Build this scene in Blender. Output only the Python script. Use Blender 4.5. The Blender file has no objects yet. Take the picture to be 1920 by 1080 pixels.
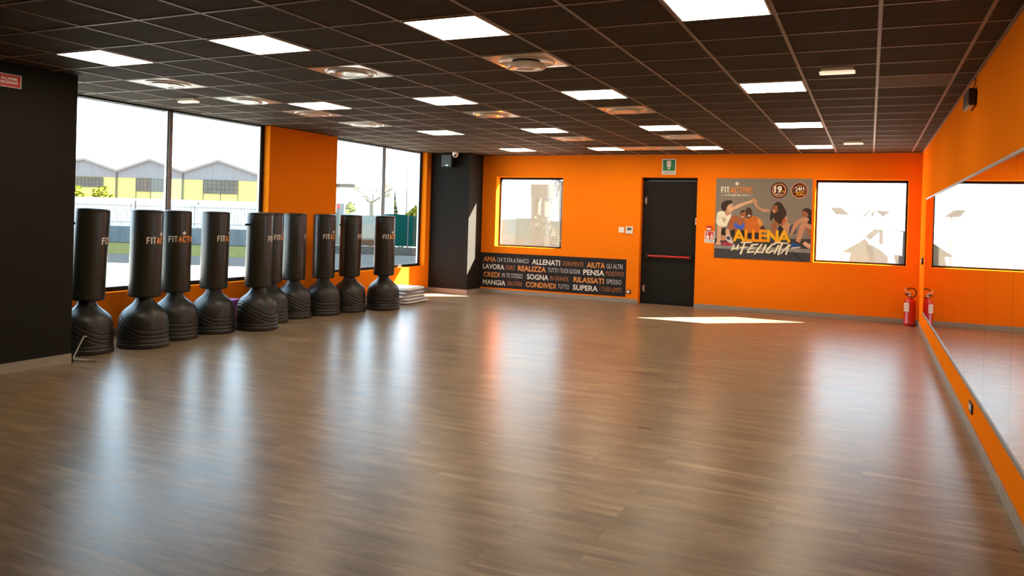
import bpy, bmesh, math, random
import numpy as np
from mathutils import Vector, Matrix

random.seed(7)
C = bpy.context.scene.collection
SC = bpy.context.scene

# ------------------------------------------------------------------ camera
CAM_Z = 1.6327
YAW, PITCH, ROLL = 0.4315, -0.00645, 0.02978
FOCAL_PX, HORIZON_PX = 1457.457, 417.31
def camera_axes():
    cy, sy = math.cos(YAW), math.sin(YAW)
    f = Vector((-sy*math.cos(PITCH), cy*math.cos(PITCH), math.sin(PITCH)))
    r = Vector((cy, sy, 0)); u = r.cross(f)
    return r*math.cos(ROLL) + u*math.sin(ROLL), u*math.cos(ROLL) - r*math.sin(ROLL), f
cam_data = bpy.data.cameras.new('camera')
cam = bpy.data.objects.new('camera', cam_data); C.objects.link(cam)
_r, _u, _f = camera_axes()
cam.matrix_world = Matrix(((_r.x, _u.x, -_f.x, 0), (_r.y, _u.y, -_f.y, 0), (_r.z, _u.z, -_f.z, CAM_Z), (0, 0, 0, 1)))
cam_data.sensor_width = 36.0
cam_data.lens = FOCAL_PX/1920*36.0
cam_data.shift_y = -(540 - HORIZON_PX)/1920
cam_data.clip_end = 400
SC.camera = cam

# ------------------------------------------------------------------ light, exposure
SKY_STRENGTH, SUN_STRENGTH, PANEL_STRENGTH = 6.0, 130.0, 22.0
w = bpy.data.worlds.new('sky'); SC.world = w; w.use_nodes = True
bg = w.node_tree.nodes['Background']
bg.inputs[0].default_value = (0.58, 0.81, 1.0, 1); bg.inputs[1].default_value = SKY_STRENGTH
sun = bpy.data.lights.new('sun', 'SUN'); sun.energy = SUN_STRENGTH; sun.color = (1.0, 0.93, 0.80); sun.angle = 0.009
sun_o = bpy.data.objects.new('sun', sun); C.objects.link(sun_o)
sun_o.rotation_euler = Vector((-1.2, -1.0, -1.0)).to_track_quat('-Z', 'Y').to_euler()
sun_o.location = (20, 30, 20)
SC.view_settings.view_transform = 'Standard'; SC.view_settings.look = 'None'
SC.view_settings.exposure = 0.15; SC.view_settings.gamma = 1.0
SC.view_settings.use_curve_mapping = False
SC.cycles.use_denoising = True
SC.cycles.max_bounces = 10; SC.cycles.diffuse_bounces = 5; SC.cycles.glossy_bounces = 5; SC.cycles.transparent_max_bounces = 16
SC.cycles.sample_clamp_indirect = 12

# ------------------------------------------------------------------ room dimensions (metres)
XL, XR, YB, YF, H = -8.60, 0.79, 15.066, -4.0, 2.963
XP, YP = -7.46, 5.40            # dark pillar: its face and its far corner
XC, YC = -7.66, 14.45           # dark column in the far corner
GX, GY, T = -1.1794, 4.5103, 0.6
SILL = 0.545

# ------------------------------------------------------------------ materials
def lin(c):
    return tuple((x/12.92 if x <= 0.04045 else ((x+0.055)/1.055)**2.4) for x in c)
def mat(name, col, rough=0.5, metal=0.0, spec=0.5, noise=0.0, nscale=(8, 8, 8), bump=0.0, bscale=60.0, emit=None, estr=0.0, coat=0.0):
    m = bpy.data.materials.new(name); m.use_nodes = True
    nt = m.node_tree; b = nt.nodes['Principled BSDF']
    b.inputs['Base Color'].default_value = (*col, 1); b.inputs['Roughness'].default_value = rough
    b.inputs['Metallic'].default_value = metal; b.inputs['Specular IOR Level'].default_value = spec
    b.inputs['Coat Weight'].default_value = coat
    tc = nt.nodes.new('ShaderNodeTexCoord')
    if noise:
        mp = nt.nodes.new('ShaderNodeMapping'); mp.inputs['Scale'].default_value = nscale
        nz = nt.nodes.new('ShaderNodeTexNoise'); nz.inputs['Scale'].default_value = 1.0; nz.inputs['Detail'].default_value = 4
        hs = nt.nodes.new('ShaderNodeMix'); hs.data_type = 'RGBA'
        hs.inputs[6].default_value = tuple(x*(1-noise) for x in col) + (1,)
        hs.inputs[7].default_value = tuple(min(1, x*(1+noise)) for x in col) + (1,)
        nt.links.new(tc.outputs['Object'], mp.inputs[0]); nt.links.new(mp.outputs[0], nz.inputs['Vector'])
        nt.links.new(nz.outputs[0], hs.inputs[0]); nt.links.new(hs.outputs[2], b.inputs['Base Color'])
    if bump:
        n2 = nt.nodes.new('ShaderNodeTexNoise'); n2.inputs['Scale'].default_value = bscale; n2.inputs['Detail'].default_value = 3
        bp = nt.nodes.new('ShaderNodeBump'); bp.inputs['Strength'].default_value = bump; bp.inputs['Distance'].default_value = 0.004
        nt.links.new(tc.outputs['Object'], n2.inputs['Vector']); nt.links.new(n2.outputs[0], bp.inputs['Height']); nt.links.new(bp.outputs[0], b.inputs['Normal'])
    if emit:
        b.inputs['Emission Color'].default_value = (*emit, 1); b.inputs['Emission Strength'].default_value = estr
    return m

def floor_material():
    m = bpy.data.materials.new('vinyl_planks'); m.use_nodes = True
    nt = m.node_tree; N = nt.nodes.new; L = nt.links.new; b = nt.nodes['Principled BSDF']
    tc = N('ShaderNodeTexCoord')
    br = N('ShaderNodeTexBrick'); br.offset = 0.37; br.inputs['Scale'].default_value = 1.0
    br.inputs['Brick Width'].default_value = 1.22; br.inputs['Row Height'].default_value = 0.18
    br.inputs['Mortar Size'].default_value = 0.0012; br.inputs['Mortar Smooth'].default_value = 0.2
    br.inputs['Color1'].default_value = (0, 0, 0, 1); br.inputs['Color2'].default_value = (1, 1, 1, 1); br.inputs['Mortar'].default_value = (0.5, 0.5, 0.5, 1)
    L(tc.outputs['Object'], br.inputs['Vector'])
    # wood grain running along each plank
    mp = N('ShaderNodeMapping'); mp.inputs['Scale'].default_value = (1.7, 13, 1)
    ad = N('ShaderNodeVectorMath'); ad.operation = 'MULTIPLY_ADD'
    ad.inputs[1].default_value = (7.3, 3.1, 0); L(br.outputs['Color'], ad.inputs[0]); L(tc.outputs['Object'], ad.inputs[2])
    L(ad.outputs[0], mp.inputs[0])
    nz = N('ShaderNodeTexNoise'); nz.inputs['Scale'].default_value = 1.0; nz.inputs['Detail'].default_value = 6; nz.inputs['Roughness'].default_value = 0.62; nz.inputs['Distortion'].default_value = 0.6
    L(mp.outputs[0], nz.inputs['Vector'])
    rp = N('ShaderNodeValToRGB'); e = rp.color_ramp.elements
    e[0].position = 0.22; e[0].color = (0.112, 0.070, 0.039, 1); e[1].position = 0.74; e[1].color = (0.370, 0.264, 0.160, 1)
    e2 = rp.color_ramp.elements.new(0.5); e2.color = (0.222, 0.149, 0.085, 1)
    L(nz.outputs[0], rp.inputs[0])
    # broad cloudy patches within the planks
    m2 = N('ShaderNodeMapping'); m2.inputs['Scale'].default_value = (1.6, 5.5, 1); L(ad.outputs[0], m2.inputs[0])
    n2 = N('ShaderNodeTexNoise'); n2.inputs['Scale'].default_value = 1.0; n2.inputs['Detail'].default_value = 3; L(m2.outputs[0], n2.inputs['Vector'])
    r2 = N('ShaderNodeMapRange'); r2.inputs[1].default_value = 0.3; r2.inputs[2].default_value = 0.7; r2.inputs[3].default_value = 0.80; r2.inputs[4].default_value = 1.16; L(n2.outputs[0], r2.inputs[0])
    cl2 = N('ShaderNodeMix'); cl2.data_type = 'RGBA'; cl2.blend_type = 'MULTIPLY'; cl2.inputs[0].default_value = 1.0; L(rp.outputs[0], cl2.inputs[6]); L(r2.outputs[0], cl2.inputs[7])
    tint = N('ShaderNodeMix'); tint.data_type = 'RGBA'; tint.blend_type = 'MULTIPLY'; tint.inputs[0].default_value = 1.0
    tr = N('ShaderNodeMapRange'); tr.inputs[3].default_value = 0.90; tr.inputs[4].default_value = 1.10
    L(br.outputs['Color'], tr.inputs[0]); L(cl2.outputs[2], tint.inputs[6]); L(tr.outputs[0], tint.inputs[7])
    seam = N('ShaderNodeMix'); seam.data_type = 'RGBA'; seam.inputs[7].default_value = (0.06, 0.038, 0.025, 1)
    sf = N('ShaderNodeMath'); sf.operation = 'MULTIPLY'; sf.inputs[1].default_value = 0.6; L(br.outputs['Fac'], sf.inputs[0])
    L(sf.outputs[0], seam.inputs[0]); L(tint.outputs[2], seam.inputs[6]); L(seam.outputs[2], b.inputs['Base Color'])
    rr = N('ShaderNodeMapRange'); rr.inputs[3].default_value = 0.24; rr.inputs[4].default_value = 0.36
    L(nz.outputs[0], rr.inputs[0]); L(rr.outputs[0], b.inputs['Roughness'])
    b.inputs['Specular IOR Level'].default_value = 0.32
    bp = N('ShaderNodeBump'); bp.inputs['Strength'].default_value = 0.05; bp.inputs['Distance'].default_value = 0.002
    L(nz.outputs[0], bp.inputs['Height']); L(bp.outputs[0], b.inputs['Normal'])
    return m

def glass_material(name, tint=(0.96, 0.98, 0.98), film=None, cover=0.6):
    """Clear pane: mostly transparent with a grazing reflection; a film adds a printed, partly see-through layer."""
    m = bpy.data.materials.new(name); m.use_nodes = True
    nt = m.node_tree; N = nt.nodes.new; L = nt.links.new
    nt.nodes.remove(nt.nodes['Principled BSDF']); out = nt.nodes['Material Output']
    tr = N('ShaderNodeBsdfTransparent'); tr.inputs[0].default_value = (*tint, 1)
    gl = N('ShaderNodeBsdfGlossy'); gl.inputs['Roughness'].default_value = 0.02
    lw = N('ShaderNodeLayerWeight'); lw.inputs[0].default_value = 0.5
    pw = N('ShaderNodeMath'); pw.operation = 'POWER'; pw.inputs[1].default_value = 5.0; L(lw.outputs['Facing'], pw.inputs[0])
    fr = N('ShaderNodeMath'); fr.operation = 'MULTIPLY_ADD'; fr.inputs[1].default_value = 0.5; fr.inputs[2].default_value = 0.02; L(pw.outputs[0], fr.inputs[0])
    mx = N('ShaderNodeMixShader'); L(fr.outputs[0], mx.inputs[0])
    if film:
        df = N('ShaderNodeBsdfDiffuse'); df.inputs[0].default_value = (*film, 1)
        tl = N('ShaderNodeBsdfTranslucent'); tl.inputs[0].default_value = (*film, 1)
        a = N('ShaderNodeMixShader'); a.inputs[0].default_value = 0.5; L(df.outputs[0], a.inputs[1]); L(tl.outputs[0], a.inputs[2])
        bmix = N('ShaderNodeMixShader')
        # fine perforation of the film
        tc = N('ShaderNodeTexCoord'); vo = N('ShaderNodeTexVoronoi'); vo.inputs['Scale'].default_value = 90
        L(tc.outputs['Object'], vo.inputs['Vector'])
        mr = N('ShaderNodeMapRange'); mr.inputs[1].default_value = 0.2; mr.inputs[2].default_value = 0.6; mr.inputs[3].default_value = cover*0.75; mr.inputs[4].default_value = cover*1.25
        L(vo.outputs[0], mr.inputs[0]); L(mr.outputs[0], bmix.inputs[0])
        L(tr.outputs[0], bmix.inputs[1]); L(a.outputs[0], bmix.inputs[2]); L(bmix.outputs[0], mx.inputs[1])
    else:
        L(tr.outputs[0], mx.inputs[1])
    L(gl.outputs[0], mx.inputs[2]); L(mx.outputs[0], out.inputs[0])
    return m

M = {}
M['orange'] = mat('orange_paint', (0.93, 0.215, 0.008), 0.85, spec=0.0, noise=0.03, nscale=(2, 2, 2), bump=0.05)
M['dark'] = mat('charcoal_paint', (0.0185, 0.0170, 0.0145), 0.7, spec=0.07, noise=0.08, nscale=(3, 3, 3), bump=0.08)
M['floor'] = floor_material()
M['tile'] = mat('dark_ceiling_tile', (0.064, 0.047, 0.031), 0.85, spec=0.1, noise=0.45, nscale=(2, 9, 2), bump=0.25, bscale=90)
M['tile_light'] = mat('faded_ceiling_tile', (0.16, 0.115, 0.08), 0.8, spec=0.2, noise=0.2, nscale=(2, 9, 2))
M['tbar'] = mat('ceiling_grid_bar', (0.26, 0.19, 0.135), 0.5, noise=0.05)
M['skirt'] = mat('grey_oak_skirting', (0.30, 0.26, 0.21), 0.45, noise=0.25, nscale=(3, 3, 30))
M['black'] = mat('black_frame', (0.014, 0.012, 0.011), 0.5, spec=0.2, noise=0.1)
M['mullion'] = mat('bronze_mullion', (0.20, 0.17, 0.15), 0.4, metal=0.4, noise=0.1)
M['alu'] = mat('pale_aluminium', (0.62, 0.64, 0.66), 0.35, metal=0.6, noise=0.05)
M['white'] = mat('white_plastic', (0.80, 0.77, 0.72), 0.4, noise=0.03)
M['cream'] = mat('cream_enamel', (0.88, 0.80, 0.69), 0.22, noise=0.03, coat=0.4)
M['lamp'] = mat('lit_diffuser', (0.9, 0.9, 0.88), 0.5, emit=(1.0, 0.84, 0.62), estr=PANEL_STRENGTH, noise=0.01)
M['elamp'] = mat('lit_emergency_tube', (0.9, 0.85, 0.75), 0.4, emit=(1.0, 0.84, 0.6), estr=0.75, noise=0.01)
M['glass'] = glass_material('clear_glass')
M['film_pane'] = glass_material('frosted_film', (0.97, 0.96, 0.94), (0.40, 0.36, 0.30), cover=0.05)
M['vinyl'] = mat('black_vinyl', (0.020, 0.0168, 0.011), 0.32, spec=0.55, noise=0.15, nscale=(6, 6, 3), bump=0.10, bscale=35)
M['poly'] = mat('black_moulded_plastic', (0.015, 0.013, 0.010), 0.42, spec=0.5, noise=0.1, bump=0.06, bscale=120)
M['logo_white'] = mat('logo_white', (0.80, 0.74, 0.64), 0.5, noise=0.03)
M['logo_orange'] = mat('logo_orange', (0.80, 0.29, 0.05), 0.5, noise=0.04)
M['logo_orange_dim'] = mat('logo_orange_thin', (0.48, 0.155, 0.03), 0.5, noise=0.04)
M['logo_grey'] = mat('logo_grey_thin', (0.62, 0.60, 0.57), 0.5, noise=0.04)
M['mirror'] = mat('mirror_silver', (0.80, 0.80, 0.79), 0.015, metal=1.0, noise=0.005)
M['rail'] = mat('grey_aluminium_rail', (0.24, 0.215, 0.19), 0.45, metal=0.2, noise=0.05)
M['red'] = mat('red_enamel', (0.50, 0.012, 0.014), 0.25, noise=0.06, coat=0.5)
M['red_bar'] = mat('red_push_bar', (0.48, 0.022, 0.015), 0.35, noise=0.06)
M['sign_red'] = mat('sign_red', (0.55, 0.02, 0.012), 0.4, noise=0.04)
M['sign_green'] = mat('sign_green', (0.015, 0.20, 0.065), 0.4, noise=0.05)
M['banner'] = mat('charcoal_banner', (0.026, 0.023, 0.024), 0.6, spec=0.12, noise=0.08)
M['steel'] = mat('brushed_steel', (0.55, 0.52, 0.48), 0.3, metal=0.9, noise=0.1)
M['lcd'] = mat('grey_green_display', (0.13, 0.14, 0.09), 0.3, noise=0.1)
M['ink'] = mat('grey_print', (0.16, 0.15, 0.14), 0.5, noise=0.05)
M['purple'] = mat('purple_foam', (0.33, 0.05, 0.30), 0.6, noise=0.1)

# ------------------------------------------------------------------ mesh builder
class MB:
    def __init__(s): s.v = []; s.f = []; s.m = []; s.s = []
    def add(s, vs, fs, mi=0, smooth=False):
        o = len(s.v); s.v += [tuple(v) for v in vs]
        for f in fs: s.f.append([o+i for i in f]); s.m.append(mi); s.s.append(smooth)
        return s
    def box(s, x0, x1, y0, y1, z0, z1, mi=0):
        vs = [(x0,y0,z0),(x1,y0,z0),(x1,y1,z0),(x0,y1,z0),(x0,y0,z1),(x1,y0,z1),(x1,y1,z1),(x0,y1,z1)]
        return s.add(vs, [(0,3,2,1),(4,5,6,7),(0,1,5,4),(1,2,6,5),(2,3,7,6),(3,0,4,7)], mi)
    def lathe(s, prof, n=32, c=(0,0,0), mi=0, smooth=True, cap=True, flip=False):
        vs = []; fs = []
        for r, z in prof:
            for k in range(n):
                a = 2*math.pi*k/n; vs.append((c[0]+r*math.cos(a), c[1]+r*math.sin(a), c[2]+z))
        for i in range(len(prof)-1):
            for k in range(n):
                a, b = i*n+k, i*n+(k+1) % n
                fs.append((a, b, b+n, a+n))
        s.add(vs, fs, mi, smooth)
        if cap:
            s.add(vs[:n], [tuple(range(n))[::-1]], mi); s.add(vs[-n:], [tuple(range(n))], mi)
        return s
    def tube(s, pts, r, n=10, mi=0, cap=True, r1=None):
        pts = [Vector(p) for p in pts]; rings = []; up = None
        for i, p in enumerate(pts):
            t = (pts[min(i+1, len(pts)-1)] - pts[max(i-1, 0)]).normalized()
            if up is None: up = Vector((0,0,1)) if abs(t.z) < 0.9 else Vector((1,0,0))
            a = t.cross(up).normalized(); b = t.cross(a).normalized(); up = a.cross(t).normalized()
            rr = r if r1 is None else r + (r1-r)*i/max(1, len(pts)-1)
            rings.append([p + (a*math.cos(2*math.pi*k/n) + b*math.sin(2*math.pi*k/n))*rr for k in range(n)])
        vs = [v for rg in rings for v in rg]; fs = []
        for i in range(len(pts)-1):
            for k in range(n): fs.append((i*n+k, i*n+(k+1) % n, (i+1)*n+(k+1) % n, (i+1)*n+k))
        s.add(vs, fs, mi, True)
        if cap: s.add(rings[0], [tuple(range(n))[::-1]], mi); s.add(rings[-1], [tuple(range(n))], mi)
        return s
    def quad(s, a, b, c, d, mi=0): return s.add([a,b,c,d], [(0,1,2,3)], mi)
    def poly(s, pts, mi=0): return s.add(pts, [tuple(range(len(pts)))], mi)
    def ellipsoid(s, c, rx, ry, rz, mi=0, nu=16, nv=10):
        vs = []; fs = []
        for i in range(1, nv):
            a = math.pi*i/nv
            for k in range(nu):
                b = 2*math.pi*k/nu; vs.append((c[0]+rx*math.sin(a)*math.cos(b), c[1]+ry*math.sin(a)*math.sin(b), c[2]-rz*math.cos(a)))
        for i in range(nv-2):
            for k in range(nu): fs.append((i*nu+k, i*nu+(k+1) % nu, (i+1)*nu+(k+1) % nu, (i+1)*nu+k))
        b0 = len(vs); vs += [(c[0],c[1],c[2]-rz),(c[0],c[1],c[2]+rz)]
        for k in range(nu): fs.append((b0, (k+1) % nu, k)); fs.append((b0+1, (nv-2)*nu+k, (nv-2)*nu+(k+1) % nu))
        return s.add(vs, fs, mi, True)
    def build(s, name, mats, parent=None, bevel=0.0, origin=None, segs=2):
        me = bpy.data.meshes.new(name)
        org = Vector(origin) if origin is not None else (parent_origin(parent) if parent is not None else Vector((0,0,0)))
        me.from_pydata([tuple(Vector(v)-org) for v in s.v], [], s.f)
        if not isinstance(mats, (list, tuple)): mats = [mats]
        for m_ in mats: me.materials.append(m_)
        me.polygons.foreach_set('material_index', s.m); me.polygons.foreach_set('use_smooth', s.s); me.update()
        if bevel:
            bm = bmesh.new(); bm.from_mesh(me); bmesh.ops.remove_doubles(bm, verts=bm.verts, dist=1e-6)
            bmesh.ops.bevel(bm, geom=list(bm.edges), offset=bevel, segments=segs, affect='EDGES', profile=0.5, clamp_overlap=True)
            bm.to_mesh(me); bm.free()
        o = bpy.data.objects.new(name, me); C.objects.link(o)
        if parent is not None: o.parent = parent
        elif origin is not None: o.location = org
        return o

ORIGIN = {}
def parent_origin(p): return ORIGIN.get(p.name, Vector((0,0,0)))
def thing(name, label, cat, loc=(0,0,0), group=None, local=False):
    """An Empty at the thing's base; its parts are built in world coordinates unless local."""
    o = bpy.data.objects.new(name, None); C.objects.link(o); o.location = loc; o.empty_display_size = 0.1
    o['label'] = label; o['category'] = cat
    if group: o['group'] = group
    ORIGIN[o.name] = Vector((0,0,0)) if local else Vector(loc)
    return o
def tag(o, label, cat, group=None):
    o['label'] = label; o['category'] = cat
    if group: o['group'] = group
    return o
def struct(o, label, cat):
    o['kind'] = 'structure'; o['label'] = label; o['category'] = cat
    return o
def sub(mb, name, mats, part, thing_o, bevel=0.0):
    """A sub-part: child of a part, in the thing's frame."""
    o = mb.build(name, mats, None, bevel, origin=None)
    me = o.data; org = parent_origin(thing_o)
    for v in me.vertices: v.co -= org
    o.parent = part
    return o
def copy_tree(o, parent=None):
    c = o.copy(); C.objects.link(c)
    if parent is not None: c.parent = parent
    for ch in list(o.children): copy_tree(ch, c)
    return c

# ------------------------------------------------------------------ lettering
_text_cache = {}
def text2d(s, weight=0.0):
    """Outline of a word as flat triangles scaled to a unit box."""
    key = (s, weight)
    if key not in _text_cache:
        cu = bpy.data.curves.new('word', 'FONT'); cu.body = s; cu.offset = weight; cu.resolution_u = 3; cu.fill_mode = 'FRONT'
        to = bpy.data.objects.new('word', cu); C.objects.link(to)
        me = bpy.data.meshes.new_from_object(to)
        vs = np.array([v.co[:2] for v in me.vertices]); fs = [tuple(p.vertices) for p in me.polygons]
        bpy.data.objects.remove(to); bpy.data.curves.remove(cu); bpy.data.meshes.remove(me)
        lo, hi = vs.min(0), vs.max(0); vs = (vs-lo)/(hi-lo)
        _text_cache[key] = (vs, fs)
    return _text_cache[key]
def word(mb, s, x0, x1, y0, y1, to3d, mi=0, weight=0.0, shear=0.0, rot=0.0):
    vs, fs = text2d(s, weight); cx, cy = (x0+x1)/2, (y0+y1)/2; out = []
    for u, v in vs:
        x = x0+(x1-x0)*u + shear*(v-0.5)*(y1-y0); y = y0+(y1-y0)*v
        if rot:
            dx, dy = x-cx, y-cy; x = cx+dx*math.cos(rot)-dy*math.sin(rot); y = cy+dx*math.sin(rot)+dy*math.cos(rot)
        out.append(to3d(x, y))
    mb.add(out, fs, mi)
def star(mb, cx, cy, r, to3d, mi=0):
    pts = []
    for k in range(10):
        a = math.pi/2 + k*math.pi/5; q = r if k % 2 == 0 else r*0.40
        pts.append(to3d(cx+q*math.cos(a), cy+q*math.sin(a)))
    c = to3d(cx, cy); vs = [c]+pts
    mb.add(vs, [(0, 1+k, 1+(k+1) % 10) for k in range(10)], mi)
def disc(mb, cx, cy, r, to3d, mi=0, n=28, r0=0.0):
    o = [to3d(cx+r*math.cos(2*math.pi*k/n), cy+r*math.sin(2*math.pi*k/n)) for k in range(n)]
    if r0:
        i = [to3d(cx+r0*math.cos(2*math.pi*k/n), cy+r0*math.sin(2*math.pi*k/n)) for k in range(n)]
        mb.add(o+i, [(k, (k+1) % n, n+(k+1) % n, n+k) for k in range(n)], mi)
    else: mb.add(o, [tuple(range(n))], mi)
def stroke(mb, pts, w0, w1, to3d, mi=0):
    """A brush stroke with round ends, one capsule per leg; each leg lies a hair above the last."""
    n = len(pts)-1
    for i in range(n):
        (xa, ya), (xb, yb) = pts[i], pts[i+1]
        ra = w0+(w1-w0)*i/n; rb = w0+(w1-w0)*(i+1)/n
        mb.step = getattr(mb, 'step', 0)+1; e = mb.step*0.00008
        a = math.atan2(yb-ya, xb-xa); out = []
        for k in range(9): t = a+math.pi/2+math.pi*k/8; out.append(to3d(xa+ra*math.cos(t), ya+ra*math.sin(t), e))
        for k in range(9): t = a-math.pi/2+math.pi*k/8; out.append(to3d(xb+rb*math.cos(t), yb+rb*math.sin(t), e))
        mb.poly(out, mi)
GLYPH = {'F': [[(0,0),(0,1),(1,1)], [(0,.52),(.8,.52)]], 'I': [[(0,0),(0,1)]], 'T': [[(0,1),(1,1)], [(.5,0),(.5,1)]], 'A': [[(0,0),(.5,1),(1,0)], [(.2,.3),(.8,.3)]],
 'C': [[(1,.78),(.85,.97),(.5,1),(.15,.97),(0,.78),(0,.22),(.15,.03),(.5,0),(.85,.03),(1,.22)]], 'V': [[(0,1),(.5,0),(1,1)]], 'E': [[(1,1),(0,1),(0,0),(1,0)], [(0,.52),(.85,.52)]]}
def block_word(mb, s, x0, x1, y0, y1, wgt, to3d, mi=0):
    """Condensed block capitals drawn with even strokes."""
    wd = [0.0 if c == 'I' else 1.0 for c in s]; gap = wgt*3.1
    unit = (x1-x0-2*wgt-gap*(len(s)-1))/sum(wd); x = x0+wgt
    for c, k in zip(s, wd):
        for st in GLYPH[c]: stroke(mb, [(x+u*unit*k, y0+wgt+v*(y1-y0-2*wgt)) for u, v in st], wgt, wgt, to3d, mi)
        x += unit*k+gap
def on_back(x0, z0, lift):
    """Flat artwork on the back wall: (u right, v up) from a lower-left corner."""
    return lambda u, v, e=0.0: (x0+u, YB-lift-e, z0+v)

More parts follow.
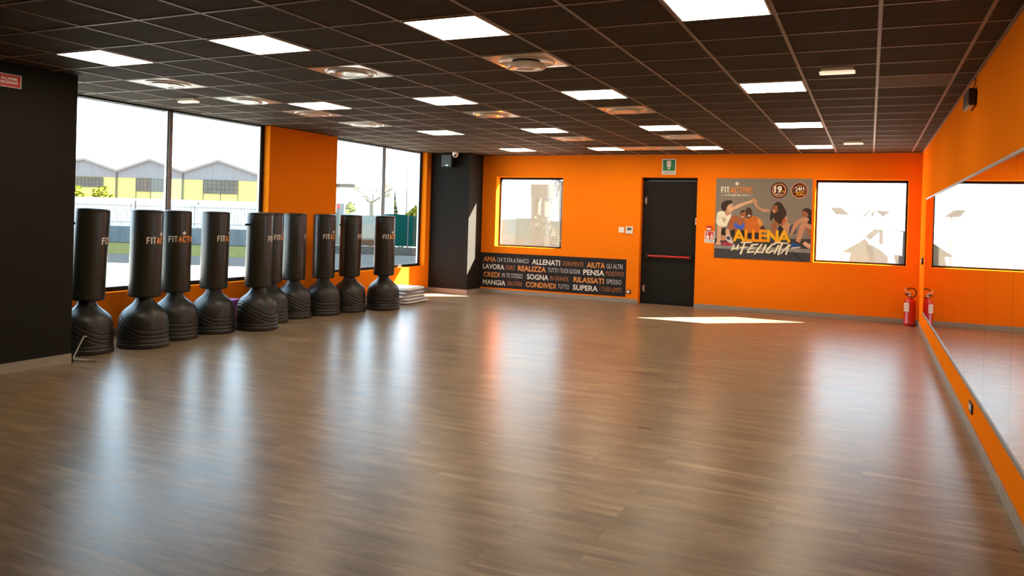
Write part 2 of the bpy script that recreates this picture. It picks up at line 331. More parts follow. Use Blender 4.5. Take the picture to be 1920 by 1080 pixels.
POSTER_FIGS = [
('scenery','mat',[(-0.007,0.367),(1.719,0.419),(1.708,0.004),(-0.003,0.0)]),
('scenery','wallb',[(-0.007,0.367),(1.719,0.419),(1.718,0.435),(-0.008,0.383)]),
('scenery','strip',[(-0.004,0.24),(1.704,0.237),(1.702,0.166),(-0.004,0.181)]),
('scenery','mat2',[(-0.004,0.181),(1.702,0.166),(1.701,-0.001),(-0.003,-0.001)]),
('scenery','line',[(1.374,0.175),(1.394,0.175),(1.6,0.003),(1.571,0.001)]),
('e','bag',[(1.321,0.623),(1.373,0.68),(1.448,0.658),(1.451,0.499),(1.331,0.495)]),
('e','skind',[(1.597,0.646),(1.715,0.649),(1.698,0.411),(1.651,0.504)]),
('e','skin',[(1.507,0.66),(1.551,0.708),(1.61,0.722),(1.714,0.673),(1.716,0.585),(1.6,0.636),(1.562,0.502),(1.516,0.334),(1.438,0.347),(1.48,0.516)]),
('e','skinl',[(1.601,0.376),(1.661,0.331),(1.694,0.332),(1.692,0.234),(1.618,0.274),(1.558,0.327)]),
('e','black',[(1.564,0.812),(1.704,0.839),(1.708,0.672),(1.625,0.71)]),
('e','skind',[(1.53,0.899),(1.547,0.939),(1.621,0.941),(1.637,0.853),(1.579,0.812),(1.537,0.835)]),
('e','hair',[(1.535,0.915),(1.561,0.967),(1.635,0.984),(1.698,0.942),(1.703,0.839),(1.653,0.822),(1.625,0.901),(1.577,0.924)]),
('e','skin',[(1.41,0.705),(1.476,0.77),(1.542,0.804),(1.623,0.817),(1.665,0.775),(1.64,0.723),(1.521,0.711),(1.455,0.642),(1.384,0.489),(1.344,0.448),(1.36,0.56)]),
('e','blue',[(1.346,0.312),(1.416,0.358),(1.491,0.338),(1.529,0.271),(1.373,0.245)]),
('e','white',[(1.366,0.254),(1.532,0.276),(1.532,0.253),(1.373,0.229)]),
('e','black',[(1.438,0.368),(1.505,0.349),(1.498,0.325),(1.431,0.339)]),
('d','skin',[(0.692,1.059),(0.738,1.076),(0.767,1.002),(0.855,0.948),(0.977,0.95),(0.983,0.889),(0.853,0.893),(0.753,0.953)]),
('d','skin',[(1.196,0.877),(1.261,0.87),(1.304,0.735),(1.26,0.685),(1.206,0.764)]),
('d','rust',[(1.056,0.818),(1.129,0.827),(1.219,0.829),(1.289,0.71),(1.162,0.651),(1.071,0.697)]),
('d','skind',[(1.114,0.634),(1.11,0.6),(1.095,0.573),(1.073,0.557),(1.049,0.557),(1.027,0.571),(1.011,0.598),(1.005,0.631),(1.01,0.665),(1.024,0.692),(1.046,0.707),(1.07,0.708),(1.093,0.694),(1.108,0.667)]),
('d','skind',[(1.005,0.631),(1.111,0.634),(1.121,0.441),(1.038,0.439)]),
('d','dark',[(1.132,0.634),(1.223,0.653),(1.256,0.477),(1.121,0.441)]),
('d','skin',[(1.34,0.652),(1.334,0.623),(1.314,0.599),(1.285,0.585),(1.253,0.584),(1.224,0.597),(1.203,0.62),(1.196,0.649),(1.202,0.678),(1.222,0.702),(1.251,0.716),(1.283,0.716),(1.312,0.704),(1.332,0.681)]),
('d','skin',[(1.208,0.636),(1.336,0.639),(1.309,0.495),(1.256,0.493)]),
('d','skind',[(1.101,0.698),(1.177,0.675),(1.282,0.702),(1.223,0.653),(1.132,0.634)]),
('d','hair',[(1.048,1.043),(1.116,1.091),(1.185,1.057),(1.235,0.974),(1.276,0.886),(1.262,0.814),(1.206,0.756),(1.18,0.66),(1.131,0.698),(1.085,0.722),(1.046,0.801),(1.012,0.715),(0.981,0.759),(0.997,0.889),(1.022,0.994)]),
('d','skind',[(1.118,0.937),(1.107,0.903),(1.088,0.879),(1.066,0.867),(1.044,0.872),(1.027,0.891),(1.018,0.922),(1.019,0.957),(1.03,0.99),(1.049,1.015),(1.072,1.026),(1.093,1.022),(1.11,1.002),(1.119,0.972)]),
('d','teeth',[(1.07,0.909),(1.067,0.904),(1.061,0.902),(1.054,0.903),(1.047,0.905),(1.041,0.91),(1.038,0.915),(1.038,0.92),(1.041,0.924),(1.047,0.926),(1.054,0.926),(1.061,0.923),(1.067,0.919),(1.07,0.914)]),
('d','dark',[(1.061,0.968),(1.06,0.965),(1.057,0.963),(1.052,0.961),(1.048,0.961),(1.043,0.962),(1.04,0.964),(1.039,0.967),(1.04,0.97),(1.043,0.972),(1.047,0.974),(1.052,0.974),(1.056,0.973),(1.059,0.97)]),
('d','dark',[(1.1,0.965),(1.099,0.962),(1.096,0.96),(1.092,0.959),(1.087,0.959),(1.083,0.96),(1.08,0.962),(1.079,0.965),(1.08,0.968),(1.083,0.97),(1.087,0.971),(1.092,0.971),(1.096,0.97),(1.099,0.968)]),
('c','shirt',[(0.525,0.684),(0.543,0.758),(0.654,0.804),(0.762,0.807),(0.849,0.724),(0.876,0.644),(0.813,0.602),(0.831,0.465),(0.569,0.457),(0.538,0.587)]),
('c','shirtl',[(0.762,0.8),(0.844,0.732),(0.876,0.644),(0.813,0.607),(0.772,0.69)]),
('c','skink',[(0.81,0.607),(0.879,0.652),(0.924,0.556),(0.899,0.523),(0.829,0.546)]),
('c','dark',[(0.552,0.489),(0.891,0.515),(0.924,0.395),(0.555,0.384)]),
('c','skink',[(0.673,0.87),(0.667,0.825),(0.649,0.788),(0.623,0.767),(0.593,0.767),(0.566,0.786),(0.547,0.822),(0.539,0.867),(0.545,0.913),(0.563,0.949),(0.589,0.97),(0.619,0.97),(0.646,0.951),(0.665,0.915)]),
('c','teeth',[(0.642,0.819),(0.641,0.812),(0.635,0.805),(0.625,0.8),(0.614,0.798),(0.603,0.799),(0.594,0.802),(0.591,0.808),(0.592,0.815),(0.598,0.821),(0.608,0.826),(0.62,0.829),(0.631,0.828),(0.639,0.824)]),
('c','dark',[(0.596,0.881),(0.595,0.879),(0.592,0.876),(0.587,0.875),(0.581,0.875),(0.576,0.876),(0.573,0.878),(0.572,0.881),(0.573,0.884),(0.576,0.886),(0.581,0.887),(0.587,0.888),(0.592,0.886),(0.595,0.884)]),
('c','dark',[(0.646,0.882),(0.645,0.879),(0.642,0.877),(0.637,0.876),(0.631,0.876),(0.626,0.877),(0.623,0.879),(0.621,0.882),(0.622,0.885),(0.626,0.887),(0.631,0.888),(0.636,0.888),(0.641,0.887),(0.645,0.885)]),
('c','skinb',[(0.609,0.862),(0.628,0.862),(0.635,0.84),(0.604,0.839)]),
('b','skinb',[(0.298,0.794),(0.357,0.821),(0.428,0.796),(0.453,0.748),(0.546,0.75),(0.559,0.555),(0.411,0.534),(0.246,0.546),(0.239,0.628)]),
('b','dark',[(0.269,0.547),(0.551,0.555),(0.555,0.384),(0.32,0.377)]),
('b','blue2',[(0.335,0.606),(0.379,0.7),(0.427,0.63),(0.499,0.635),(0.519,0.709),(0.546,0.62),(0.507,0.553),(0.41,0.554)]),
('b','skinb',[(0.56,0.815),(0.551,0.781),(0.532,0.755),(0.508,0.742),(0.483,0.745),(0.462,0.763),(0.45,0.794),(0.448,0.829),(0.458,0.864),(0.477,0.89),(0.501,0.903),(0.526,0.9),(0.546,0.881),(0.558,0.851)]),
('b','hair',[(0.454,0.838),(0.468,0.899),(0.511,0.925),(0.543,0.905),(0.516,0.88),(0.482,0.86)]),
('b','teeth',[(0.519,0.785),(0.516,0.781),(0.51,0.778),(0.502,0.778),(0.493,0.779),(0.485,0.783),(0.48,0.787),(0.479,0.791),(0.481,0.795),(0.487,0.798),(0.496,0.798),(0.505,0.797),(0.512,0.794),(0.518,0.789)]),
('b','dark',[(0.492,0.834),(0.491,0.831),(0.488,0.828),(0.484,0.827),(0.48,0.827),(0.476,0.828),(0.474,0.83),(0.473,0.833),(0.474,0.836),(0.476,0.838),(0.48,0.84),(0.484,0.84),(0.488,0.839),(0.491,0.836)]),
('b','dark',[(0.531,0.831),(0.53,0.828),(0.527,0.826),(0.524,0.825),(0.519,0.825),(0.516,0.826),(0.513,0.828),(0.512,0.831),(0.513,0.834),(0.515,0.836),(0.519,0.837),(0.523,0.837),(0.527,0.836),(0.53,0.834)]),
('b','skinb',[(0.363,0.55),(0.433,0.576),(0.467,0.471),(0.438,0.38),(0.383,0.379)]),
('a','dark',[(0.111,0.559),(0.237,0.571),(0.287,0.466),(0.21,0.373),(0.107,0.37)]),
('a','skinl',[(0.19,0.548),(0.25,0.566),(0.284,0.466),(0.273,0.375),(0.218,0.374)]),
('a','skin',[(0.082,0.443),(0.233,0.423),(0.243,0.342),(0.085,0.328)]),
('a','pink',[(0.125,0.28),(0.18,0.312),(0.291,0.31),(0.354,0.263),(0.292,0.237),(0.174,0.236)]),
('a','white',[(0.201,0.427),(0.264,0.449),(0.313,0.376),(0.357,0.288),(0.31,0.278),(0.224,0.325)]),
('a','navy',[(0.217,0.406),(0.264,0.424),(0.297,0.368),(0.266,0.342),(0.23,0.358)]),
('a','skinl',[(0.045,0.623),(0.128,0.625),(0.117,0.444),(0.104,0.296),(0.147,0.252),(-0.003,0.247),(0.046,0.294),(0.044,0.442)]),
('a','cream',[(0.047,0.879),(0.153,0.898),(0.219,0.805),(0.296,0.859),(0.289,0.777),(0.238,0.677),(0.218,0.587),(0.062,0.599),(0.019,0.672),(0.031,0.805)]),
('a','creamd',[(0.121,0.773),(0.225,0.743),(0.171,0.676),(0.212,0.644),(0.14,0.675)]),
('a','skin',[(0.179,0.887),(0.261,0.872),(0.284,0.851),(0.222,0.792),(0.183,0.832)]),
('a','skinl',[(0.325,0.978),(0.431,1.034),(0.555,1.077),(0.67,1.117),(0.682,1.07),(0.556,1.024),(0.432,0.963),(0.336,0.913)]),
('a','skinl',[(0.205,0.932),(0.23,1.014),(0.292,1.043),(0.319,0.988),(0.339,0.934),(0.309,0.879),(0.27,0.855),(0.222,0.864),(0.201,0.89)]),
('a','hair',[(0.1,0.979),(0.118,1.054),(0.18,1.091),(0.295,1.101),(0.311,1.06),(0.283,1.03),(0.23,1.003),(0.206,0.94),(0.176,0.887),(0.134,0.892),(0.111,0.93)]),
('a','dark',[(0.305,0.978),(0.304,0.975),(0.301,0.972),(0.296,0.971),(0.291,0.971),(0.287,0.972),(0.284,0.974),(0.283,0.977),(0.284,0.98),(0.287,0.982),(0.291,0.984),(0.296,0.984),(0.3,0.983),(0.304,0.98)]),
('a','skin',[(0.232,0.92),(0.231,0.909),(0.226,0.9),(0.22,0.895),(0.213,0.894),(0.207,0.899),(0.202,0.909),(0.2,0.92),(0.202,0.931),(0.206,0.941),(0.212,0.946),(0.219,0.946),(0.225,0.941),(0.23,0.932)]),
('hands','skin',[(0.65,1.107),(0.674,1.147),(0.724,1.139),(0.759,1.093),(0.734,1.034),(0.687,1.049)])]
POSTER_STROKES = [
(0.021,0.021,'yellow',[(0.365,0.344),(0.44,0.529),(0.528,0.35)]),
(0.017,0.017,'yellow',[(0.402,0.397),(0.485,0.4)]),
(0.021,0.021,'yellow2',[(0.569,0.532),(0.573,0.353),(0.66,0.352)]),
(0.021,0.021,'yellow2',[(0.701,0.536),(0.705,0.355),(0.791,0.354)]),
(0.021,0.021,'yellow2',[(0.824,0.539),(0.828,0.355)]),
(0.021,0.021,'yellow2',[(0.833,0.54),(0.926,0.538)]),
(0.021,0.021,'yellow2',[(0.835,0.453),(0.928,0.452)]),
(0.021,0.021,'yellow2',[(0.837,0.359),(0.93,0.358)]),
(0.021,0.021,'yellow',[(0.972,0.357),(0.971,0.535),(1.12,0.36),(1.122,0.538)]),
(0.021,0.021,'yellow',[(1.162,0.36),(1.239,0.539),(1.33,0.363)]),
(0.017,0.017,'yellow',[(1.198,0.408),(1.293,0.408)]),
(0.01,0.012,'cream',[(0.359,0.261),(0.331,0.177),(0.384,0.191)]),
(0.008,0.006,'cream',[(0.314,0.157),(0.342,0.181)]),
(0.01,0.008,'cream',[(0.407,0.176),(0.443,0.268),(0.437,0.177)]),
(0.006,0.006,'cream',[(0.406,0.207),(0.444,0.213)]),
(0.013,0.016,'cream',[(0.555,0.311),(0.527,0.223),(0.488,0.1)]),
(0.012,0.008,'cream',[(0.495,0.307),(0.683,0.319)]),
(0.01,0.007,'cream',[(0.482,0.21),(0.595,0.23)]),
(0.013,0.013,'cream',[(0.706,0.277),(0.662,0.228),(0.626,0.172),(0.612,0.128),(0.717,0.147)]),
(0.012,0.01,'cream',[(0.677,0.268),(0.788,0.287)]),
(0.01,0.009,'cream',[(0.655,0.2),(0.723,0.218)]),
(0.013,0.013,'cream',[(0.859,0.286),(0.798,0.201),(0.758,0.141),(0.847,0.144)]),
(0.01,0.008,'cream',[(0.736,0.105),(0.765,0.141)]),
(0.014,0.012,'cream',[(0.928,0.276),(0.872,0.13)]),
(0.012,0.014,'cream',[(1.09,0.305),(1.046,0.296),(0.981,0.223),(0.938,0.151),(0.975,0.137),(1.063,0.179)]),
(0.014,0.013,'cream',[(1.149,0.276),(1.086,0.134)]),
(0.015,0.015,'cream',[(1.214,0.317),(1.179,0.23),(1.154,0.117)]),
(0.011,0.009,'cream',[(1.089,0.33),(1.316,0.326)]),
(0.01,0.012,'cream',[(1.196,0.134),(1.332,0.297),(1.287,0.125)]),
(0.007,0.006,'cream',[(1.217,0.204),(1.311,0.211)]),
(0.008,0.005,'cream',[(1.357,0.302),(1.343,0.267)])]

# ================================================================== THE SETTING
# floor
struct(MB().box(-9.0, 1.05, YF-0.2, YB+0.4, -0.12, 0).build('floor', M['floor']), 'brown wood plank vinyl floor with soft window reflections', 'floor')
# ceiling slab, grid of bars
cl = MB().box(-9.0, 1.05, YF-0.2, YB+0.4, H, H+0.2, 0)
cl.box(GX+T*2, GX+T*3, GY+T*5, GY+T*6, H-0.0015, H, 1)
struct(cl.build('ceiling', [M['tile'], M['tile_light']]), 'dark brown suspended ceiling of square tiles', 'ceiling')
g = MB()
for k in range(-14, 4):
    x = GX+T*k
    if XL < x < XR: g.box(x-0.012, x+0.012, YF, YB, H-0.005, H)
for k in range(-14, 18):
    y = GY+T*k
    if YF < y < YB: g.box(XL, XR, y-0.012, y+0.012, H-0.004, H)
g.box(XR-0.02, XR, YF, YB, H-0.012, H); g.box(XL, XR, YB-0.02, YB, H-0.012, H)
struct(g.build('trim_1', M['tbar']), 'thin brown metal bars of the ceiling grid', 'ceiling grid')

# left wall with two openings to the ceiling
WY = [(YP-0.25, 9.50), (11.20, 14.27)]
lw = MB()
lw.box(XL-0.185, XL, YP, YB+0.4, -0.1, SILL)
lw.box(XL-0.185, XL, 9.50, 11.20, SILL, H); lw.box(XL-0.185, XL, 14.27, YB+0.4, SILL, H)
lw.box(XL-0.185, XL-0.175, YP, YB+0.4, H, H+0.3)
struct(lw.build('wall_left', M['orange']), 'orange wall with two tall window openings', 'wall')
# dark pillar on the near left, dark column in the far corner
struct(MB().box(-9.0, XP, YF-0.2, YP, 0, H).build('wall_pillar', M['dark']), 'dark charcoal wall block on the near left', 'wall')
struct(MB().box(XL, XC, YC, YB, 0, H).build('wall_column', M['dark']), 'dark charcoal column in the far left corner', 'column')
# back wall with two windows and a door
WB = [(-7.33, -5.80, 1.01, 2.50), (-0.915, 0.592, 0.99, 2.487)]
DX0, DX1, DZ = -4.14, -3.035, 2.505
bt = 0.30
bw = MB()
def bwall(x0, x1, z0, z1): bw.box(x0, x1, YB, YB+bt, z0, z1)
bwall(-9.0, WB[0][0], 0, H); bwall(WB[0][0], WB[0][1], 0, WB[0][2]); bwall(WB[0][0], WB[0][1], WB[0][3], H)
bwall(WB[0][1], DX0, 0, H); bwall(DX0, DX1, DZ, H); bwall(DX1, WB[1][0], 0, H)
bwall(WB[1][0], WB[1][1], 0, WB[1][2]); bwall(WB[1][0], WB[1][1], WB[1][3], H); bwall(WB[1][1], 1.05, 0, H)
struct(bw.build('wall_back', M['orange']), 'orange back wall with door and two windows', 'wall')
struct(MB().box(XR, XR+0.26, YF-0.2, YB, 0, H).build('wall_right', M['orange']), 'orange wall carrying the long mirror', 'wall')
struct(MB().box(XP, XR, YF-0.2, YF, 0, H).build('wall_front', M['dark']), 'dark wall behind the camera', 'wall')

# skirting boards
sk = MB(); hb, tb = 0.085, 0.014
sk.box(XC+tb, DX0, YB-tb, YB, 0, hb); sk.box(DX1, XR, YB-tb, YB, 0, hb)
struct(sk.build('baseboard_back', M['skirt'], bevel=0.002), 'grey skirting along the back wall', 'skirting')
struct(MB().box(XR-tb, XR, YF, YB-tb, 0, hb).build('baseboard_right', M['skirt'], bevel=0.002), 'grey skirting below the mirror', 'skirting')
struct(MB().box(XL, XL+tb, YP, YC-tb, 0, hb).build('baseboard_left', M['skirt'], bevel=0.002), 'grey skirting under the tall windows', 'skirting')
sk = MB(); sk.box(XL, XC+tb, YC-tb, YC, 0, hb); sk.box(XC, XC+tb, YC, YB, 0, hb)
struct(sk.build('baseboard_column', M['skirt']), 'grey skirting around the dark corner column', 'skirting')
sk = MB(); sk.box(XP, XP+tb, YF, YP+tb, 0, hb+0.01); sk.box(XL, XP+tb, YP, YP+tb, 0, hb+0.01)
struct(sk.build('baseboard_pillar', M['skirt']), 'pale skirting at the foot of the dark pillar', 'skirting')

# tall left windows
def left_window(n, y0, y1, mull, label):
    xg = XL-0.15
    r = thing('window_%d' % n, label, 'window', (xg, (y0+y1)/2, SILL)); r['kind'] = 'structure'
    f = MB(); d0, d1 = xg-0.03, xg+0.03
    f.box(d0, d1, y0, y1, SILL, SILL+0.055); f.box(d0, d1, y0, y1, H-0.02, H)
    f.box(d0, d1, y0, y0+0.05, SILL, H); f.box(d0, d1, y1-0.05, y1, SILL, H)
    f.build('frame', M['black'], r)
    m_ = MB(); m_.box(xg-0.035, xg+0.035, mull-0.028, mull+0.028, SILL+0.055, H-0.02)
    mo = m_.build('mullion', M['mullion'], r)
    sp = MB()
    for a, b in ((y0+0.05, mull-0.028), (mull+0.028, y1-0.05)):
        sp.box(xg-0.02, xg+0.012, b-0.020, b, SILL+0.055, H-0.02); sp.box(xg-0.02, xg+0.012, a, a+0.014, SILL+0.055, H-0.02)
    sp.build('spacer', M['alu'], r)
    for a, b in ((y0+0.05, mull-0.028), (mull+0.028, y1-0.05)):
        MB().box(xg-0.006, xg, a, b, SILL+0.055, H-0.02).build('pane', M['glass'], r)
    return r
left_window(1, WY[0][0]+0.25, WY[0][1], 7.70, 'tall two-pane window beside the dark pillar')
left_window(2, WY[1][0], WY[1][1], 12.86, 'tall two-pane window beside the dark corner column')

# back windows with printed film
def back_window(n, win, label):
    x0, x1, z0, z1 = win; yg = YB+0.20
    r = thing('window_%d' % n, label, 'window', ((x0+x1)/2, yg, z0)); r['kind'] = 'structure'
    f = MB(); a, b = yg-0.02, yg+0.04
    f.box(x0, x1, a, b, z0, z0+0.035); f.box(x0, x1, a, b, z1-0.05, z1); f.box(x0, x0+0.035, a, b, z0, z1); f.box(x1-0.035, x1, a, b, z0, z1)
    f.build('frame', M['black'], r)
    MB().box(x0+0.035, x1-0.035, yg, yg+0.006, z0+0.035, z1-0.05).build('pane', M['film_pane'], r)
    return r
back_window(3, WB[0], 'square film-covered window above the dark lettered banner')
back_window(4, WB[1], 'square film-covered window right of the fitness poster')

# door
d = thing('door_1', 'black metal emergency door with red push bar', 'door', ((DX0+DX1)/2, YB+0.09, 0)); d['kind'] = 'structure'
f = MB(); ya, yb = YB+0.15, YB+0.22
f.box(DX0, DX0+0.075, ya, yb, 0, DZ); f.box(DX1-0.05, DX1, ya, yb, 0, DZ); f.box(DX0, DX1, ya, yb, DZ-0.055, DZ)
f.build('door_frame', M['black'], d, bevel=0.004)
lf = MB(); lf.box(DX0+0.078, DX1-0.053, ya+0.012, yb, 0.006, DZ-0.058); lf.box(DX0+0.08, DX1-0.055, ya+0.03, yb+0.02, 0.0005, 0.03); lf.box(DX0+0.115, DX1-0.095, ya+0.004, ya+0.012, 0.05, DZ-0.12)
M['door'] = mat('black_door_paint', (0.015, 0.0135, 0.011), 0.5, spec=0.15, noise=0.08)
leaf = lf.build('door_leaf', M['door'], d, bevel=0.003)
pb = MB(); pb.tube([(DX0+0.15, YB+0.095, 0.955), (DX1-0.13, YB+0.095, 0.955)], 0.021, 14)
bar = pb.build('push_bar', M['red_bar'], d)
for xx in (DX0+0.125, DX1-0.105):
    hb_ = MB(); hb_.box(xx-0.028, xx+0.028, YB+0.085, ya+0.004, 0.90, 1.02)
    sub(hb_, 'bar_bracket', M['black'], bar, d, bevel=0.006)
for zz in (0.30, 2.05):
    hg = MB(); hg.lathe([(0.013, -0.07), (0.013, 0.07)], 12, (DX0+0.08, ya-0.006, zz)); hg.box(DX0+0.045, DX0+0.08, ya-0.004, ya, zz-0.05, zz+0.05)
    hg.build('hinge', M['steel'], d)
sb = MB(); sb.box(DX1-0.047, DX1-0.002, ya-0.03, ya, 1.60, 1.725, 0); sb.box(DX1-0.040, DX1-0.010, ya-0.0312, ya-0.03, 1.645, 1.68, 1)
sb.build('door_sensor', [M['white'], M['sign_red']], d, bevel=0.0)

# ================================================================== MIRROR WALL
MZ0, MZ1, MY, MS = 0.352, 2.098, 13.63, 1.17
NTH = ['panel at the far end, nearest the back wall', 'second panel from the back wall', 'third panel from the back wall', 'fourth panel from the back wall',
       'fifth panel from the back wall', 'sixth panel from the back wall', 'seventh panel from the back wall', 'eighth panel from the back wall, nearest the camera']
for k in range(8):
    y1 = MY-MS*k; y0 = y1-MS+0.005
    o = MB().box(XR-0.006, XR-0.0005, y0, y1, MZ0, MZ1).build('wall_mirror', M['mirror'], origin=(XR, (y0+y1)/2, MZ0))
    tag(o, 'wall mirror, ' + NTH[k], 'mirror', 'mirrors on the right wall')
for z0, z1, nm in ((MZ0-0.028, MZ0, 'grey rail along the bottom edge of the wall mirrors'), (MZ1, MZ1+0.022, 'grey rail along the top edge of the wall mirrors')):
    o = MB().box(XR-0.014, XR-0.0005, MY-MS*8, MY, z0, z1).build('mirror_rail', M['rail'], bevel=0.002, origin=(XR, 9, z0))
    tag(o, nm, 'mirror rail')

# ================================================================== CEILING FITTINGS
def cell(c, r): return GX+T*(c+0.5), GY+T*(r+0.5)
lp = thing('ceiling_light_panel', 'x', 'ceiling light', (0,0,H), 'square light panels in the ceiling', local=True)
f = MB(); a, b = 0.283, 0.272
f.box(-a, a, -a, -b, -0.012, -0.001); f.box(-a, a, b, a, -0.012, -0.001); f.box(-a, -b, -b, b, -0.012, -0.001); f.box(b, a, -b, b, -0.012, -0.001)
f.build('frame', M['white'], lp)
MB().box(-b, b, -b, b, -0.010, -0.002).build('diffuser', M['lamp'], lp)
ROWS = {0: 'in the row nearest the camera', 5: 'in the second row from the camera', 10: 'in the third row from the camera', 15: 'in the farthest row by the back wall'}
COLS = {-9: 'first from the window side', -6: 'second from the window side', -3: 'third from the window side', 0: 'last on the mirror side'}
first = True
for r in ROWS:
    for c in COLS:
        o = lp if first else copy_tree(lp); first = False
        x, y = cell(c, r); o.location = (x, y, H)
        o['label'] = 'lit square ceiling panel ' + ROWS[r] + ', ' + COLS[c]

ad = thing('air_diffuser', 'x', 'air vent', (0,0,H), 'round air diffusers in the ceiling', local=True)
pl = MB(); a = 0.285; n = 40; ro = 0.245
ring = [(ro*math.cos(2*math.pi*k/n), ro*math.sin(2*math.pi*k/n)) for k in range(n)]
sq = []
for x, y in ring:
    m_ = max(abs(x), abs(y)); sq.append((x/m_*a, y/m_*a))
vs = [(x, y, -0.010) for x, y in sq]+[(x, y, -0.010) for x, y in ring]+[(x, y, -0.001) for x, y in sq]
fs = [(k, (k+1) % n, n+(k+1) % n, n+k) for k in range(n)]+[(k, 2*n+k, 2*n+(k+1) % n, (k+1) % n) for k in range(n)]
pl.add(vs, fs)
pl.build('plate', M['cream'], ad)
cn = MB(); cn.lathe([(0.245,-0.010),(0.240,-0.020),(0.226,-0.022),(0.205,-0.012),(0.120,-0.006)], 40, cap=False)
cn.build('outer_cone', M['cream'], ad)
ds = MB(); ds.lathe([(0.12,-0.008),(0.158,-0.016),(0.168,-0.023),(0.160,-0.029),(0.112,-0.026),(0.085,-0.031),(0.055,-0.026),(0.010,-0.026)], 40)
ds.build('dish', M['cream'], ad)
AD = [(-10,2,'nearest the dark pillar and the camera'),(-10,4,'second along the row by the windows'),(-10,6,'third along the row by the windows, near the orange pier'),(-10,8,'last along the row by the windows'),
      (-6,2,'just beyond the second near light panel'),(-3,2,'largest, just beyond the third near light panel'),(-6,7,'in the middle of the room, left of the centre'),
      (-3,7,'in the middle of the room, right of the centre'),(-6,12,'near the back wall, left of the door'),(-3,12,'near the back wall, above the emergency door')]
for i, (c, r, s) in enumerate(AD):
    o = ad if i == 0 else copy_tree(ad)
    x, y = cell(c, r); o.location = (x, y, H)
    if (c, r) == (-3, 2):
        for ch in o.children:
            if ch.name.startswith('dish'): ch.scale = (1, 1, 2.2)      # this one hangs lower
    o['label'] = 'round cream air diffuser, ' + s

for c, s in ((-5, 'left'), (-4, 'right')):
    x, y = cell(c, 15)
    o = MB().box(x-0.286, x+0.286, y-0.286, y+0.286, H-0.010, H-0.001).build('ceiling_plate', M['cream'], bevel=0.003, origin=(x, y, H))
    tag(o, 'plain cream unlit ceiling plate above the green sign, %s of the pair' % s, 'ceiling plate', 'blank ceiling plates by the back wall')

EM = [(-10.61, 4.0, 'small white emergency light on the ceiling near the tall window'), (1.49, 4.14, 'white emergency light on the ceiling near the mirror wall, nearer the camera'),
      (1.52, 14.13, 'white emergency light on the ceiling by the far right corner')]
el = thing('emergency_light', 'x', 'emergency light', (0,0,H), 'emergency lights on the ceiling', local=True)
MB().box(-0.155, 0.155, -0.035, 0.035, -0.052, -0.001).build('housing', M['cream'], el, bevel=0.006)
MB().box(-0.172, 0.172, -0.045, 0.045, -0.078, -0.052).build('lens', M['elamp'], el, bevel=0.006)
for i, (c, r, s) in enumerate(EM):
    o = el if i == 0 else copy_tree(el)
    o.location = (GX+T*c, GY+T*r, H); o['label'] = s
    if i == 0: o.scale = (0.8, 1.0, 0.7)
    ORIGIN[o.name] = Vector((0,0,0))

# dome camera in front of the dark column
x, y = -7.93, YC-0.16
dc = thing('dome_camera', 'small white dome security camera on the ceiling beside the dark column', 'camera', (x, y, H))
b_ = MB(); b_.lathe([(0.066,-0.001),(0.066,-0.02),(0.060,-0.05),(0.048,-0.085),(0.025,-0.105),(0.004,-0.112)], 24, (x, y, H)); b_.build('housing', M['white'], dc)
e_ = MB(); e_.ellipsoid((x+0.012, y-0.042, H-0.070), 0.026, 0.022, 0.026); e_.build('lens', M['black'], dc)

# speakers
sp = thing('wall_speaker', 'small black loudspeaker high on the dark corner column', 'speaker', (-8.10, YC, 2.65))
MB().box(-8.20, -8.00, YC-0.20, YC-0.04, 2.655, 2.915).build('cabinet', M['poly'], sp, bevel=0.010)
MB().box(-8.240, -8.224, YC-0.18, YC-0.16, 2.66, 2.91).build('side_trim', M['rail'], sp, bevel=0.003)
MB().box(-8.222, -8.198, YC-0.17, YC-0.10, 2.68, 2.90).build('side_arm', M['black'], sp)
MB().box(-8.14, -8.06, YC-0.045, YC-0.0005, 2.72, 2.85).build('bracket', M['black'], sp)
MB().box(-8.135, -8.075, YC-0.206, YC-0.199, 2.68, 2.70).build('badge', M['steel'], sp)
y0, y1 = 7.60, 8.02
sp = thing('wall_speaker', 'dark loudspeaker mounted high on the orange right wall above the mirror', 'speaker', (XR, 7.8, 2.70))
MB().box(XR-0.062, XR-0.012, y0, y1, 2.704, 2.848).build('cabinet', M['poly'], sp, bevel=0.006)
MB().box(XR-0.066, XR-0.061, y0+0.02, y1-0.02, 2.715, 2.838).build('grille', M['vinyl'], sp)
MB().box(XR-0.056, XR-0.020, y0+0.03, y1-0.06, 2.697, 2.705).build('bottom_trim', M['cream'], sp)
MB().box(XR-0.014, XR-0.0005, 7.74, 7.88, 2.74, 2.81).build('bracket', M['black'], sp)
cb = MB(); cb.tube([(XR-0.03, y0+0.02, 2.845), (XR-0.02, y0-0.02, 2.88), (XR-0.012, y0+0.02, 2.915), (XR-0.006, y0+0.12, 2.94), (XR-0.006, y0+0.16, H-0.014)], 0.0035, 8)
cb.build('cable', M['black'], sp)

